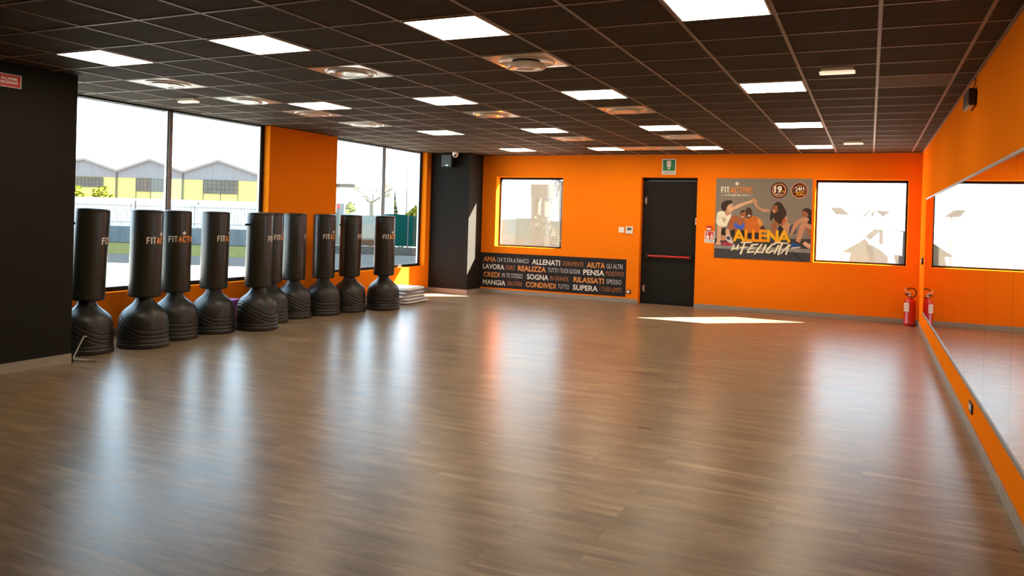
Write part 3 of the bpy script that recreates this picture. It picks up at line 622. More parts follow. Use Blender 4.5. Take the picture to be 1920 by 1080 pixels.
# ================================================================== BACK WALL FITTINGS
# lettered banner
BX0, BZ0, BWd, BHt = -7.665, 0.118, 3.27, 0.745
bn = thing('word_banner', 'long charcoal banner of white and orange words below the left window', 'banner', (BX0+BWd/2, YB, BZ0))
MB().box(BX0, BX0+BWd, YB-0.006, YB-0.0005, BZ0, BZ0+BHt).build('panel', M['banner'], bn)
BANNER = [[('AMA',0.078,0.377,0.604),('CHI TI STA A FIANCO',0.406,1.146,0.602),('ALLENATI',1.223,1.855,0.599),('DURAMENTE',1.911,2.371,0.597),('AIUTA',2.441,2.828,0.595),('GLI ALTRI',2.862,3.196,0.593)],
 [('LAVORA',0.07,0.582,0.445),('DURO',0.617,0.835,0.445),('REALIZZA',0.903,1.543,0.445),('TUTTI I TUOI SOGNI',1.586,2.295,0.444),('PENSA',2.368,2.819,0.444),('POSITIVO',2.858,3.227,0.444)],
 [('CREDI',0.089,0.476,0.274),('IN TE STESSO',0.531,1.017,0.276),('SOGNA',1.117,1.607,0.278),('IN GRANDE',1.648,2.053,0.279),('RILASSATI',2.164,2.812,0.281),('SPESSO',2.869,3.179,0.282)],
 [('MANGIA',0.078,0.622,0.106),('SALUTARE',0.667,1.009,0.110),('CONDIVIDI',1.096,1.773,0.113),('TUTTO',1.823,2.069,0.117),('SUPERA',2.152,2.69,0.120),('I TUOI LIMITI',2.732,3.184,0.123)]]
BCOL = ['owowow'.replace('o','O').replace('w','w')]*4
BCOL = ['OgWoOg', 'WoOgWo', 'OgWoOg', 'WoOgWo']
bm_ = [M['logo_white'], M['logo_orange'], M['logo_grey'], M['logo_orange_dim']]
for line, cols in zip(BANNER, BCOL):
    to = on_back(BX0, BZ0, 0.0072)
    for (s, xa, xb, zc), k in zip(line, cols):
        t_ = MB(); bold = k in 'WO'; hh = 0.056 if bold else 0.046
        word(t_, s, xa, xb, zc-hh, zc+hh, to, {'W':0,'O':1,'g':2,'o':3}[k], 0.022 if bold else -0.002)
        t_.build('printed_word', bm_, bn)

# poster
PX0, PZ0, PW, PH = -2.680, 0.985, 1.715, 1.510
ps = thing('wall_poster', 'large fitness poster of five smiling people seated in a row', 'poster', (PX0+PW/2, YB, PZ0))
PC = {'bgd': (0.225,0.20,0.165), 'mat': (0.055,0.052,0.052), 'wallb': (0.20,0.18,0.15), 'strip': (0.26,0.26,0.25), 'mat2': (0.058,0.060,0.070), 'line': (0.02,0.02,0.022),
 'bag': (0.09,0.08,0.13), 'skin': (0.52,0.27,0.16), 'skinl': (0.66,0.40,0.25), 'skind': (0.32,0.12,0.06), 'skinb': (0.36,0.12,0.045), 'skink': (0.085,0.045,0.030), 'hair': (0.045,0.030,0.022),
 'black': (0.02,0.018,0.018), 'blue': (0.03,0.08,0.25), 'blue2': (0.06,0.13,0.55), 'white': (0.6,0.58,0.55), 'rust': (0.42,0.10,0.03), 'dark': (0.030,0.024,0.022), 'teeth': (0.75,0.70,0.62),
 'shirt': (0.55,0.15,0.022), 'shirtl': (0.66,0.28,0.07), 'pink': (0.40,0.045,0.09), 'navy': (0.04,0.05,0.10), 'cream': (0.86,0.78,0.61), 'creamd': (0.50,0.43,0.32),
 'yellow': (0.90,0.42,0.008), 'yellow2': (0.88,0.30,0.008), 'orange': (0.72,0.23,0.03), 'maroon': (0.07,0.012,0.008), 'peach': (0.66,0.30,0.15)}
PK = list(PC); PM = [mat('print_'+k, PC[k], 0.45, spec=0.2, noise=0.22 if k in ('bgd', 'mat2') else 0.30, nscale=(1.6, 1.6, 1.6) if k in ('bgd', 'mat2') else (7, 7, 11)) for k in PK]
MB().box(PX0, PX0+PW, YB-0.010, YB-0.0005, PZ0, PZ0+PH, PK.index('bgd')).build('board', PM, ps)
cur = {}
def rounded(pts, rounds=2):
    for _ in range(rounds):
        out = []
        for (xa, ya), (xb, yb) in zip(pts, pts[1:]+pts[:1]):
            out += [(xa*0.8+xb*0.2, ya*0.8+yb*0.2), (xa*0.2+xb*0.8, ya*0.2+yb*0.8)]
        pts = out
    return pts
def lifted(i): return on_back(PX0, PZ0, 0.0104+0.00006*i)
names = {'scenery': 'printed_mat', 'hands': 'printed_hands'}
for i, (g_, c_, pts) in enumerate(POSTER_FIGS):
    if g_ not in cur: cur[g_] = MB()
    if g_ != 'scenery' and c_ not in ('teeth',): pts = rounded(pts)
    to = lifted(i); cur[g_].poly([to(min(max(u, 0.001), PW-0.001)/1.70*PW if u < 1.69 else PW-0.001, min(max(v, 0.001), PH-0.001)) for u, v in pts], PK.index(c_))
for g_, mb in cur.items(): mb.build(names.get(g_, 'printed_person'), PM, ps)
n0 = len(POSTER_FIGS)+2
t_ = MB(); to = lifted(n0)
star(t_, 0.386, 1.411, 0.050, to, PK.index('cream'))
block_word(t_, 'FIT', 0.096, 0.252, 1.236, 1.352, 0.0100, to, PK.index('cream'))
block_word(t_, 'ACTIVE', 0.264, 0.680, 1.236, 1.352, 0.0085, to, PK.index('orange'))
word(t_, 'IL FITNESS PER TUTTI', 0.175, 0.598, 1.176, 1.210, to, PK.index('cream'), 0.02)
for a_, b_ in ((0.096, 0.165), (0.608, 0.680)): t_.quad(to(a_, 1.190), to(b_, 1.190), to(b_, 1.195), to(a_, 1.195), PK.index('cream'))
t_.build('poster_logo', PM, ps)
t_ = MB(); cx, cy = 1.142, 1.297
disc(t_, cx, cy, 0.146, lifted(n0), PK.index('maroon')); disc(t_, cx, cy, 0.124, lifted(n0+1), PK.index('peach')); disc(t_, cx, cy, 0.104, lifted(n0+2), PK.index('maroon'))
to = lifted(n0+3)
word(t_, '19', cx-0.085, cx+0.050, cy-0.052, cy+0.080, to, PK.index('cream'), 0.05)
word(t_, ',90', cx+0.040, cx+0.100, cy-0.050, cy-0.008, to, PK.index('yellow2'), 0.02)
word(t_, 'EURO', cx-0.055, cx+0.055, cy-0.086, cy-0.062, to, PK.index('cream'), 0.03)
t_.build('price_badge', PM, ps)
t_ = MB(); cx, cy = 1.496, 1.299
disc(t_, cx, cy, 0.146, lifted(n0), PK.index('peach')); disc(t_, cx, cy, 0.132, lifted(n0+1), PK.index('maroon'))
to = lifted(n0+2)
word(t_, 'APERTI', cx-0.060, cx+0.060, cy+0.072, cy+0.096, to, PK.index('yellow2'), 0.02, rot=0.12)
word(t_, '24H', cx-0.078, cx+0.078, cy-0.012, cy+0.066, to, PK.index('cream'), 0.02, rot=0.12)
word(t_, '7GG', cx-0.066, cx+0.080, cy-0.100, cy-0.022, to, PK.index('yellow'), 0.02, rot=0.12)
for sgn in (-1, 1):
    for q in (-0.035, 0.0, 0.035): star(t_, cx+sgn*(0.110-abs(q)*0.3), cy+q, 0.010, to, PK.index('cream'))
t_.build('hours_badge', PM, ps)
for nm, keys in (('slogan_allena', ('yellow', 'yellow2')), ('slogan_felicita', ('cream',))):
    t_ = MB()
    for i, (w0, w1, c_, pts) in enumerate(POSTER_STROKES):
        if c_ in keys: stroke(t_, [(u*PW/1.70, v) for u, v in pts], w0*1.18, w1*1.18, lifted(n0+i), PK.index(c_))
    t_.build('slogan', PM, ps)

# green sign above the door
gx0, gx1, gz0, gz1 = -3.735, -3.462, 2.562, 2.868
s_ = thing('emergency_sign', 'green and white sign of a lamp symbol above the black door', 'sign', ((gx0+gx1)/2, YB, gz0))
MB().box(gx0, gx1, YB-0.005, YB-0.0005, gz0, gz1).build('plate', M['white'], s_)
t_ = MB(); to = on_back(gx0, gz0, 0.0055); W_ = gx1-gx0; t_.quad(to(0.018, 0.075), to(W_-0.018, 0.075), to(W_-0.018, 0.288), to(0.018, 0.288), 0)
to = on_back(gx0, gz0, 0.0060); t_.quad(to(0.096, 0.15), to(0.176, 0.15), to(0.176, 0.272), to(0.096, 0.272), 1)
to2 = on_back(gx0, gz0, 0.0064); t_.quad(to2(0.118, 0.165), to2(0.154, 0.165), to2(0.154, 0.258), to2(0.118, 0.258), 2); t_.quad(to2(0.122, 0.138), to2(0.150, 0.138), to2(0.150, 0.15), to2(0.122, 0.15), 1)
disc(t_, 0.136, 0.118, 0.021, to2, 1)
word(t_, 'LAMPADA DI', 0.035, W_-0.035, 0.043, 0.060, to2, 3, 0.01); word(t_, 'EMERGENZA', 0.03, W_-0.03, 0.018, 0.036, to2, 3, 0.02)
t_.build('pictogram', [M['sign_green'], M['white'], M['cream'], M['ink']], s_)

# red call point and its sign
o = thing('fire_call_point', 'small red call point on the back wall left of the poster', 'alarm button', (-2.78, YB, 1.50))
MB().box(-2.835, -2.735, YB-0.035, YB-0.0005, 1.495, 1.590).build('housing', M['sign_red'], o, bevel=0.006)
MB().box(-2.824, -2.748, YB-0.038, YB-0.034, 1.505, 1.545).build('press_plate', M['white'], o)
o = thing('fire_alarm_sign', 'red and white hand-and-flame sign below the call point', 'sign', (-2.77, YB, 1.26))
MB().box(-2.868, -2.682, YB-0.004, YB-0.0005, 1.262, 1.482).build('plate', M['white'], o)
t_ = MB(); to = on_back(-2.868, 1.262, 0.0046); t_.quad(to(0.018, 0.070), to(0.168, 0.070), to(0.168, 0.205), to(0.018, 0.205), 0)
to = on_back(-2.868, 1.262, 0.0052)
t_.poly([to(u, v) for u, v in ((0.030,0.078),(0.082,0.078),(0.090,0.110),(0.086,0.135),(0.074,0.140),(0.062,0.142),(0.060,0.172),(0.046,0.172),(0.044,0.142),(0.028,0.128))], 1)
disc(t_, 0.052, 0.187, 0.013, to, 1, 16)
t_.poly([to(u, v) for u, v in ((0.112,0.080),(0.150,0.080),(0.160,0.100),(0.148,0.112),(0.158,0.130),(0.144,0.142),(0.152,0.158),(0.132,0.178),(0.122,0.160),(0.112,0.145),(0.122,0.130),(0.108,0.115),(0.116,0.100))], 1)
word(t_, 'ALLARME', 0.030, 0.156, 0.040, 0.056, to, 2, 0.01); word(t_, 'ANTINCENDIO', 0.026, 0.160, 0.016, 0.032, to, 2, 0.01)
t_.build('pictogram', [M['sign_red'], M['white'], M['ink']], o)

# switch and thermostat
o = thing('light_switch', 'small square white switch on the back wall beside the thermostat', 'switch', (-4.515, YB, 1.40))
MB().box(-4.574, -4.462, YB-0.010, YB-0.0005, 1.398, 1.506).build('plate', M['white'], o, bevel=0.004)
MB().box(-4.545, -4.487, YB-0.014, YB-0.009, 1.424, 1.480).build('rocker', M['cream'], o, bevel=0.002)
o = thing('thermostat', 'white wall thermostat with grey display left of the door', 'thermostat', (-4.35, YB, 1.38))
MB().box(-4.425, -4.280, YB-0.026, YB-0.0005, 1.382, 1.525).build('housing', M['white'], o, bevel=0.006)
MB().box(-4.398, -4.305, YB-0.0275, YB-0.0255, 1.445, 1.502).build('display', M['lcd'], o)
MB().box(-4.395, -4.355, YB-0.029, YB-0.0255, 1.405, 1.425).build('button', M['cream'], o)
# socket low on the back wall at the banner's end
o = thing('wall_socket', 'black low wall socket with white insert at the right end of the banner', 'socket', (-4.34, YB, 0.19))
MB().box(-4.384, -4.286, YB-0.010, YB-0.0005, 0.185, 0.262).build('plate', M['black'], o, bevel=0.003)
MB().box(-4.370, -4.312, YB-0.013, YB-0.0095, 0.200, 0.248).build('insert', M['white'], o)
# double socket in the orange strip under the mirror
o = thing('wall_socket', 'black double socket with white inserts in the orange strip below the mirror', 'socket', (XR, 7.27, 0.16))
MB().box(XR-0.011, XR-0.0005, 7.17, 7.37, 0.168, 0.250).build('plate', M['black'], o, bevel=0.003)
for yy in (7.205, 7.285):
    MB().box(XR-0.015, XR-0.010, yy, yy+0.05, 0.188, 0.232).build('insert', M['white'], o, bevel=0.002)
# round fitting and dark strip beside the mirror end
o = thing('wall_hook', 'small round dark fitting on the orange strip beside the mirror end', 'fitting', (XR, 14.05, 1.13))
b_ = MB()
for k in range(24):
    pass
def ring_x(mb, y, z, r0, r1, x, mi=0, n=24):
    vs = [(x, y+r1*math.cos(2*math.pi*k/n), z+r1*math.sin(2*math.pi*k/n)) for k in range(n)]+[(x, y+r0*math.cos(2*math.pi*k/n), z+r0*math.sin(2*math.pi*k/n)) for k in range(n)]
    vs += [(XR-0.0005, v[1], v[2]) for v in vs[:n]]
    mb.add(vs, [(k, (k+1) % n, n+(k+1) % n, n+k) for k in range(n)]+[(k, 2*n+k, 2*n+(k+1) % n, (k+1) % n) for k in range(n)]+[tuple(range(n, 2*n))], mi)
ring_x(b_, 14.05, 1.13, 0.035, 0.055, XR-0.025); b_.build('rim', M['black'], o)
e_ = MB(); e_.ellipsoid((XR-0.027, 14.05, 1.13), 0.008, 0.022, 0.022); e_.build('cap', M['white'], o)

# alarm sign on the dark pillar
az0, az1, ay0, ay1 = 2.728, 2.852, 4.588, 4.812
o = thing('fire_alarm_sign', 'red sign with two white words high on the dark pillar', 'sign', (XP, 4.70, az0))
MB().box(XP+0.0005, XP+0.004, ay0, ay1, az0, az1).build('plate', M['white'], o)
t_ = MB(); to = lambda u, v: (XP+0.0046, ay0+u, az0+v)
t_.quad(to(0.006, 0.006), to(0.216, 0.006), to(0.216, 0.118), to(0.006, 0.118), 0)
to = lambda u, v: (XP+0.0052, ay0+u, az0+v)
word(t_, 'ALLARME', 0.028, 0.186, 0.068, 0.094, to, 1, 0.03); word(t_, 'INCENDIO', 0.028, 0.194, 0.032, 0.058, to, 1, 0.03)
t_.build('lettering', [M['sign_red'], M['white']], o)

# ================================================================== PUNCHING BAGS
def base_profile(z):
    pts = [(0.0,0.280),(0.010,0.287),(0.045,0.287),(0.055,0.283),(0.060,0.278),(0.066,0.282),(0.085,0.282),(0.092,0.277),(0.20,0.278),(0.28,0.273),(0.35,0.262),(0.40,0.241),(0.44,0.203),(0.47,0.160),(0.495,0.126),(0.52,0.103),(0.55,0.093),(0.60,0.090)]
    for (z0, r0), (z1, r1) in zip(pts, pts[1:]):
        if z <= z1:
            t = (z-z0)/(z1-z0); return r0+(r1-r0)*t
    return pts[-1][1]
def drum_radius(z):
    if z < 0.10: return base_profile(z)
    return sum(base_profile(z+0.006*k) for k in range(-6, 7))/13 if z > 0.14 else base_profile(z)
def groove(a, z):
    """Moulded swooshes: four families of curved creases round the drum."""
    d = 0.0
    if 0.10 < z < 0.42:
        q4 = a/(math.pi/2); fam = int(q4) % 4; t = q4-int(q4); t = t*t*(3-2*t)*0.5+t*0.5
        lift = (t, 1.0, 1.0-t, 0.0)[fam]
        fade = max(0.0, min(1, (z-0.10)/0.02, (0.42-z)/0.06))
        for zk, sl in ((0.112, 0.17), (0.150, 0.20), (0.205, 0.18)):
            zc = zk+sl*lift
            q = (z-zc)/0.0048
            d -= 0.0075*math.exp(-q*q)*fade
            q = (z-zc-0.012)/0.008
            d += 0.0008*math.exp(-q*q)*fade
    return d
NU, ZS = 160, []
z = 0.0
while z < 0.60:
    ZS.append(z); z += 0.005 if 0.04 < z < 0.42 else 0.009
ZS.append(0.60)
drum = MB(); vs = []; fs = []
for z in ZS:
    for k in range(NU):
        a = 2*math.pi*k/NU; r = drum_radius(z)+groove(a, z)
        if 0.43 < z < 0.56: r += 0.006*max(0, math.cos(6*a))**6*math.sin(math.pi*(z-0.43)/0.13)
        vs.append((r*math.cos(a), r*math.sin(a), z))
for i in range(len(ZS)-1):
    for k in range(NU): fs.append((i*NU+k, i*NU+(k+1) % NU, (i+1)*NU+(k+1) % NU, (i+1)*NU+k))
drum.add(vs, fs, 0, True); drum.add(vs[:NU], [tuple(range(NU))[::-1]])
bag = thing('punching_bag', 'x', 'punching bag', (0,0,0), 'freestanding punching bags by the windows', local=True)
drum.build('base', M['poly'], bag)
col = MB(); col.lathe([(0.093,0.555),(0.082,0.56),(0.078,0.59)], 32, cap=False)
R = 0.176
cy_ = MB(); cy_.lathe([(0.05,0.578),(R-0.03,0.578),(R-0.012,0.582),(R-0.003,0.592),(R,0.608),(R,1.555),(R-0.002,1.572),(R+0.001,1.576),(R+0.001,1.582),(R-0.004,1.590),(R-0.02,1.597),(R-0.05,1.600),(0.02,1.602)], 64)
pad = cy_.build('padded_cylinder', M['vinyl'], bag)
col.build('neck', M['poly'], bag)
# logo wrapped on the vinyl; u runs round the drum to the right as seen from outside
def wrap(u, v, e=0.0):
    a = u/R; rr = R+0.0018+e
    return (rr*math.sin(a), -rr*math.cos(a), v)
lg = MB()
block_word(lg, 'FIT', 0.0, 0.108, 1.205, 1.282, 0.0062, wrap, 0); block_word(lg, 'ACTIVE', 0.115, 0.385, 1.205, 1.282, 0.0062, wrap, 1)
star(lg, 0.186, 1.318, 0.032, wrap, 0)
logo = lg.build('logo', [M['logo_white'], M['logo_orange']], pad)
tb_ = MB(); tb_.box(-R-0.055, -R+0.006, -0.018, 0.018, 1.415, 1.445); tab = tb_.build('strap_tab', M['black'], bag, bevel=0.006)
BAGS = [(-7.874,5.874,36,0.040,'half hidden by the dark pillar, leaning slightly'),(-7.703,6.485,0,0.010,'second from the dark pillar, standing forward'),
 (-7.886,7.094,-30,-0.004,'third from the dark pillar'),(-7.887,7.722,8,0.008,'fourth from the dark pillar, alone before the window'),
 (-7.624,8.259,39,0.010,'fifth from the pillar, forward before the orange pier'),(-7.981,8.883,14,0.008,'sixth from the pillar, mostly hidden behind the fifth'),
 (-8.036,9.472,55,0.0,'seventh from the pillar, before the orange pier'),(-7.921,10.045,-6,-0.003,'eighth from the pillar, at the orange pier edge'),
 (-7.838,10.624,41,0.006,'ninth from the pillar, before the farther window'),(-7.551,11.202,-10,-0.002,'farthest from the pillar, beside the folded sheets')]
for i, (x, y, ang, lean, s) in enumerate(BAGS):
    o = bag if i == 0 else copy_tree(bag)
    o.location = (x, y, 0)
    vx, vy = -x, -y; phi = math.atan2(vx, -vy)   # -Y local axis rotated onto (vx, vy)
    o.rotation_euler = (0, 0, phi + math.radians(ang))
    o['label'] = 'black freestanding punching bag, ' + s
    for ch in o.children:
        if ch.name.startswith('padded_cylinder'):
            # tip about the neck, sideways as seen from the room
            q = Matrix.Rotation(lean, 4, Vector((0, 1, 0)))
            ax = Matrix.Rotation(-math.radians(ang), 4, 'Z')
            mtx = Matrix.Translation((0,0,0.56)) @ ax @ q @ ax.inverted() @ Matrix.Translation((0,0,-0.56))
            ch.matrix_local = mtx
    if i not in (0, 4, 8):
        for ch in list(o.children):
            if ch.name.startswith('strap_tab'): bpy.data.objects.remove(ch)

# thin white rod and crumpled strap by the pillar
o = thing('bent_rod', 'thin white bent rod leaning on the first punching bag', 'rod', (-7.56, 5.50, 0))
b_ = MB(); b_.tube([(-7.600, 5.525, 0.006), (-7.540, 5.590, 0.215), (-7.537, 5.596, 0.232), (-7.520, 5.602, 0.240), (-7.505, 5.606, 0.236)], 0.006, 10)
b_.build('rod', M['white'], o)
o = MB()
pts = []
for k in range(26):
    t = k/25; pts.append((-7.545+0.28*t, 5.450+0.10*t+0.018*math.sin(9*t), 0.010+0.006*abs(math.sin(14*t))))
o.tube(pts, 0.012, 8, r1=0.006)
pts = [(-7.46+0.09*math.cos(0.5*k), 5.50+0.03*math.sin(0.5*k), 0.010) for k in range(10)]
o.tube(pts, 0.009, 8)
M['strap'] = mat('grey_strap', (0.32, 0.28, 0.24), 0.7, noise=0.3, nscale=(40, 40, 40), bump=0.3)
tag(o.build('crumpled_strap', M['strap'], origin=(-7.5, 5.5, 0)), 'crumpled grey strap on the floor at the pillar corner', 'strap')

# purple foam blocks behind the bags
def block(x, y, w_, d_, h_, rz, label):
    b_ = MB(); b_.box(-w_/2, w_/2, -d_/2, d_/2, 0.0, h_)
    o_ = b_.build('foam_block', M['purple'], None, bevel=0.03, origin=(0,0,0), segs=4)
    o_.location = (x, y, 0); o_.rotation_euler = (0, 0, rz); tag(o_, label, 'foam block', 'purple foam blocks behind the bags')
block(-8.36, 8.42, 0.30, 0.34, 0.34, 0.2, 'purple foam block behind the gap between fourth and fifth bags')
block(-8.28, 11.36, 0.28, 0.30, 0.34, 0.1, 'purple foam block behind the two farthest bags')

# stack of folded sheets by the last bag
SHEET = [mat('folded_sheet_%d' % i, c, 0.55, noise=0.22, nscale=(7, 7, 7), bump=0.8, bscale=14) for i, c in enumerate([(0.62,0.58,0.52),(0.50,0.49,0.50),(0.66,0.62,0.55),(0.40,0.40,0.43),(0.64,0.60,0.54)])]
SL = ['bottom folded pale sheet of the stack beside the farthest bag','second folded grey sheet from the bottom of the stack','middle folded pale sheet of the stack with dark marks','fourth folded grey sheet from the bottom of the stack','top folded pale sheet of the stack beside the farthest bag']
z0 = 0.0; rs = random.Random(3)
for i in range(5):
    th = [0.048, 0.042, 0.056, 0.052, 0.072][i]; hx, hy = 0.37-0.018*i, 0.42-0.022*i
    NX, NY = 22, 26; vs = []; fs = []
    ph = [rs.uniform(0, 6) for _ in range(6)]
    def wob(u, v): return 0.0035*math.sin(7*u+ph[0])*math.cos(5*v+ph[1])+0.0025*math.sin(13*u+9*v+ph[2])
    base = z0
    for top in (0, 1):
        for iy in range(NY+1):
            for ix in range(NX+1):
                u, v = ix/NX*2-1, iy/NY*2-1
                ed = min(1.0, (1-max(abs(u), abs(v)))/0.12)
                rnd = math.sqrt(max(0.0, 1-(1-ed)**2))
                x = u*hx*(1+0.02*math.sin(5*v+ph[3])); y = v*hy*(1+0.02*math.sin(6*u+ph[4]))
                mid = base+th*0.5
                wz = wob(u, v)*(1.0 if i < 4 or not top else 1.6)
                z = mid + (th*0.5*rnd+ (wz*0.6 if i else max(0, wz*0.6)) if top else -th*0.5*rnd + (0.0))
                vs.append((x, y, z))
    S = (NX+1)*(NY+1)
    for top in (0, 1):
        for iy in range(NY):
            for ix in range(NX):
                q = (top*S+iy*(NX+1)+ix, top*S+iy*(NX+1)+ix+1, top*S+(iy+1)*(NX+1)+ix+1, top*S+(iy+1)*(NX+1)+ix)
                fs.append(q if top else q[::-1])
    b_ = MB(); b_.add(vs, fs, 0, True)
    if i == 2:
        for k in range(5): b_.box(-0.1+0.05*k, -0.07+0.05*k, -hy-0.004, -hy+0.006, base+0.012+0.006*(k % 2), base+0.034, 1)
    o_ = b_.build('folded_sheet', [SHEET[i], M['black']], None, origin=(0,0,0)); bm2 = bmesh.new(); bm2.from_mesh(o_.data); bmesh.ops.remove_doubles(bm2, verts=bm2.verts, dist=1e-5); bm2.to_mesh(o_.data); bm2.free()
    o_.location = (-7.92+0.02*math.sin(i*2.1), 12.33+0.02*math.cos(i*1.7), 0); o_.rotation_euler = (0, 0, 0.10*math.sin(i*1.9+0.5))
    tag(o_, SL[i], 'folded sheet', 'folded sheets stacked by the last bag')
    z0 += th+0.0045

# fire extinguisher in the far right corner
ex, ey = 0.655, 14.83
o = thing('fire_extinguisher', 'red fire extinguisher standing in the far right corner', 'fire extinguisher', (ex, ey, 0))
b_ = MB(); b_.lathe([(0.086,0.0),(0.092,0.006),(0.092,0.05),(0.090,0.055),(0.090,0.385),(0.084,0.420),(0.066,0.448),(0.036,0.465),(0.026,0.475),(0.026,0.50)], 36, (ex, ey, 0)); body = b_.build('cylinder', M['red'], o)
b_ = MB(); n = 12
vs = []
for zz in (0.24, 0.385):
    for k in range(n+1):
        a = math.radians(-170+70*k/n); vs.append((ex+0.0915*math.cos(a), ey+0.0915*math.sin(a), zz))
b_.add(vs, [(k, k+1, n+2+k, n+1+k) for k in range(n)], 0, True)
for zz in (0.275, 0.295, 0.33, 0.35):
    vs = []
    for dz in (0, 0.006):
        for k in range(9):
            a = math.radians(-165+55*k/8); vs.append((ex+0.0920*math.cos(a), ey+0.0920*math.sin(a), zz+dz))
    b_.add(vs, [(k, k+1, 10+k, 9+k) for k in range(8)], 1, True)
sub(b_, 'paper_label', [M['white'], M['ink']], body, o)
b_ = MB(); b_.lathe([(0.024,0.495),(0.024,0.53),(0.018,0.54)], 20, (ex, ey, 0)); b_.box(ex-0.075, ex+0.02, ey-0.014, ey+0.014, 0.53, 0.548)
b_.build('valve', M['steel'], o)
b_ = MB(); b_.tube([(ex+0.01, ey, 0.55), (ex-0.05, ey-0.004, 0.57), (ex-0.080, ey-0.006, 0.595), (ex-0.078, ey-0.006, 0.62)], 0.009, 10)
b_.build('carry_handle', M['white'], o)
b_ = MB(); b_.tube([(ex+0.015, ey-0.01, 0.535), (ex-0.04, ey-0.014, 0.535), (ex-0.082, ey-0.014, 0.515)], 0.008, 10); b_.build('squeeze_lever', M['black'], o)
b_ = MB(); pts = [(ex-0.050, ey-0.012, 0.60)]
for k in range(15):
    a = math.radians(135-275*k/14); pts.append((ex+0.018+0.074*math.cos(a), ey-0.012, 0.560+0.070*math.sin(a)*1.15))
b_.tube(pts, 0.009, 10); b_.build('hose', M['black'], o)

# ================================================================== OUTSIDE
# street frame: s runs along the street (to the right as seen from the room), t away from the building
SX, SY = Vector((math.cos(YAW), math.sin(YAW), 0)), Vector((-math.sin(YAW), math.cos(YAW), 0))
GZ = -0.10
def W(s, t, z): p_ = SX*s+SY*t; return (p_.x, p_.y, z)
class SB(MB):
    def sbox(self, s0, s1, t0, t1, z0, z1, mi=0):
        vs = [W(s0,t0,z0),W(s1,t0,z0),W(s1,t1,z0),W(s0,t1,z0),W(s0,t0,z1),W(s1,t0,z1),W(s1,t1,z1),W(s0,t1,z1)]
        return self.add(vs, [(0,3,2,1),(4,5,6,7),(0,1,5,4),(1,2,6,5),(2,3,7,6),(3,0,4,7)], mi)
X = {}
X['pale'] = mat('pale_concrete', (0.2310, 0.2200, 0.2035), 0.9, spec=0.0, noise=0.08, nscale=(1, 1, 1))
X['asphalt'] = mat('asphalt', (0.0110, 0.0136, 0.0165), 0.9, spec=0.0, noise=0.15, nscale=(2, 2, 2))  # blue cast of the outdoor light is put into the asphalt colour
X['grass'] = mat('short_grass', (0.0135, 0.0165, 0.0080), 0.95, spec=0.0, noise=0.55, nscale=(5, 5, 5), bump=0.6, bscale=30)
X['cwall'] = mat('weathered_concrete', (0.100, 0.108, 0.112), 0.9, spec=0.0, noise=0.45, nscale=(3, 3, 0.8))
X['stone'] = mat('rough_stone', (0.0608, 0.0572, 0.0472), 0.95, spec=0.0, noise=0.7, nscale=(7, 7, 12), bump=0.8, bscale=9)
X['whitewall'] = mat('white_render', (0.3025, 0.2970, 0.2860), 0.8, spec=0.0, noise=0.03)
X['yellow'] = mat('pale_yellow_render', (0.2904, 0.2603, 0.0968), 0.8, spec=0.0, noise=0.05)
X['grey'] = mat('grey_gable_sheet', (0.1300, 0.1251, 0.1300), 0.7, spec=0.0, noise=0.15, nscale=(6, 6, 0.5))
X['roofedge'] = mat('roof_edge', (0.1568, 0.1402, 0.1320), 0.7, spec=0.0, noise=0.05)
X['win'] = mat('dusty_panes', (0.0867, 0.0809, 0.0660), 0.4, spec=0.0, noise=0.35, nscale=(1.5, 1.5, 1.5))
X['winbar'] = mat('window_bars', (0.0715, 0.0680, 0.0644), 0.6, spec=0.0, noise=0.05)
X['leaf'] = mat('yellow_green_leaves', (0.0825, 0.0908, 0.0099), 0.8, spec=0.0, noise=0.5, nscale=(9, 9, 9))
X['leafd'] = mat('dark_leaves', (0.0248, 0.0303, 0.0165), 0.8, spec=0.0, noise=0.5, nscale=(9, 9, 9))
X['tarp'] = mat('green_tarp', (0.0033, 0.0330, 0.0264), 0.7, spec=0.0, noise=0.12, nscale=(2, 2, 6))
X['tarp_sunlit'] = mat('sunlit_green_tarp', (0.1100, 0.1210, 0.0990), 0.8, spec=0.0, noise=0.12, nscale=(2, 2, 6))  # sunlight through the green tarp is put into this paler colour
X['bark'] = mat('pale_bark', (0.1045, 0.0853, 0.0550), 0.9, spec=0.0, noise=0.3, nscale=(9, 9, 3))
X['twig'] = mat('grey_twigs', (0.0660, 0.0605, 0.0550), 0.9, spec=0.0, noise=0.2)
X['wood'] = mat('brown_board', (0.0550, 0.0385, 0.0248), 0.8, spec=0.0, noise=0.3, nscale=(1, 1, 20))
X['fence'] = mat('white_pickets', (0.1870, 0.1815, 0.1815), 0.7, spec=0.0, noise=0.05)
def ground(nm, s0, s1, t0, t1, z, m_, label, cat):
    b_ = SB(); b_.sbox(s0, s1, t0, t1, z-0.1, z); return struct(b_.build(nm, m_), label, cat)
# hard ground round the building and beyond
ground('ground_yard', -70, 70, -30, 23.6, GZ-0.004, X['pale'], 'pale sunlit concrete yard outside the tall windows', 'yard')
ground('ground_road', -70, 70, 23.6, 28.0, GZ, X['asphalt'], 'bluish asphalt road beyond the sunlit yard', 'road')
ground('ground_lawn', -70, -8.6, 28.0, 37.0, GZ+0.004, X['grass'], 'strip of short grass before the concrete wall', 'grass strip')
ground('ground_road_far', -8.6, 70, 28.0, 34.0, GZ, X['asphalt'], 'asphalt running up to the low stone wall', 'road')
ground('ground_far', -90, 90, 34.0, 120, GZ-0.02, X['pale'], 'pale ground around the sheds', 'ground')

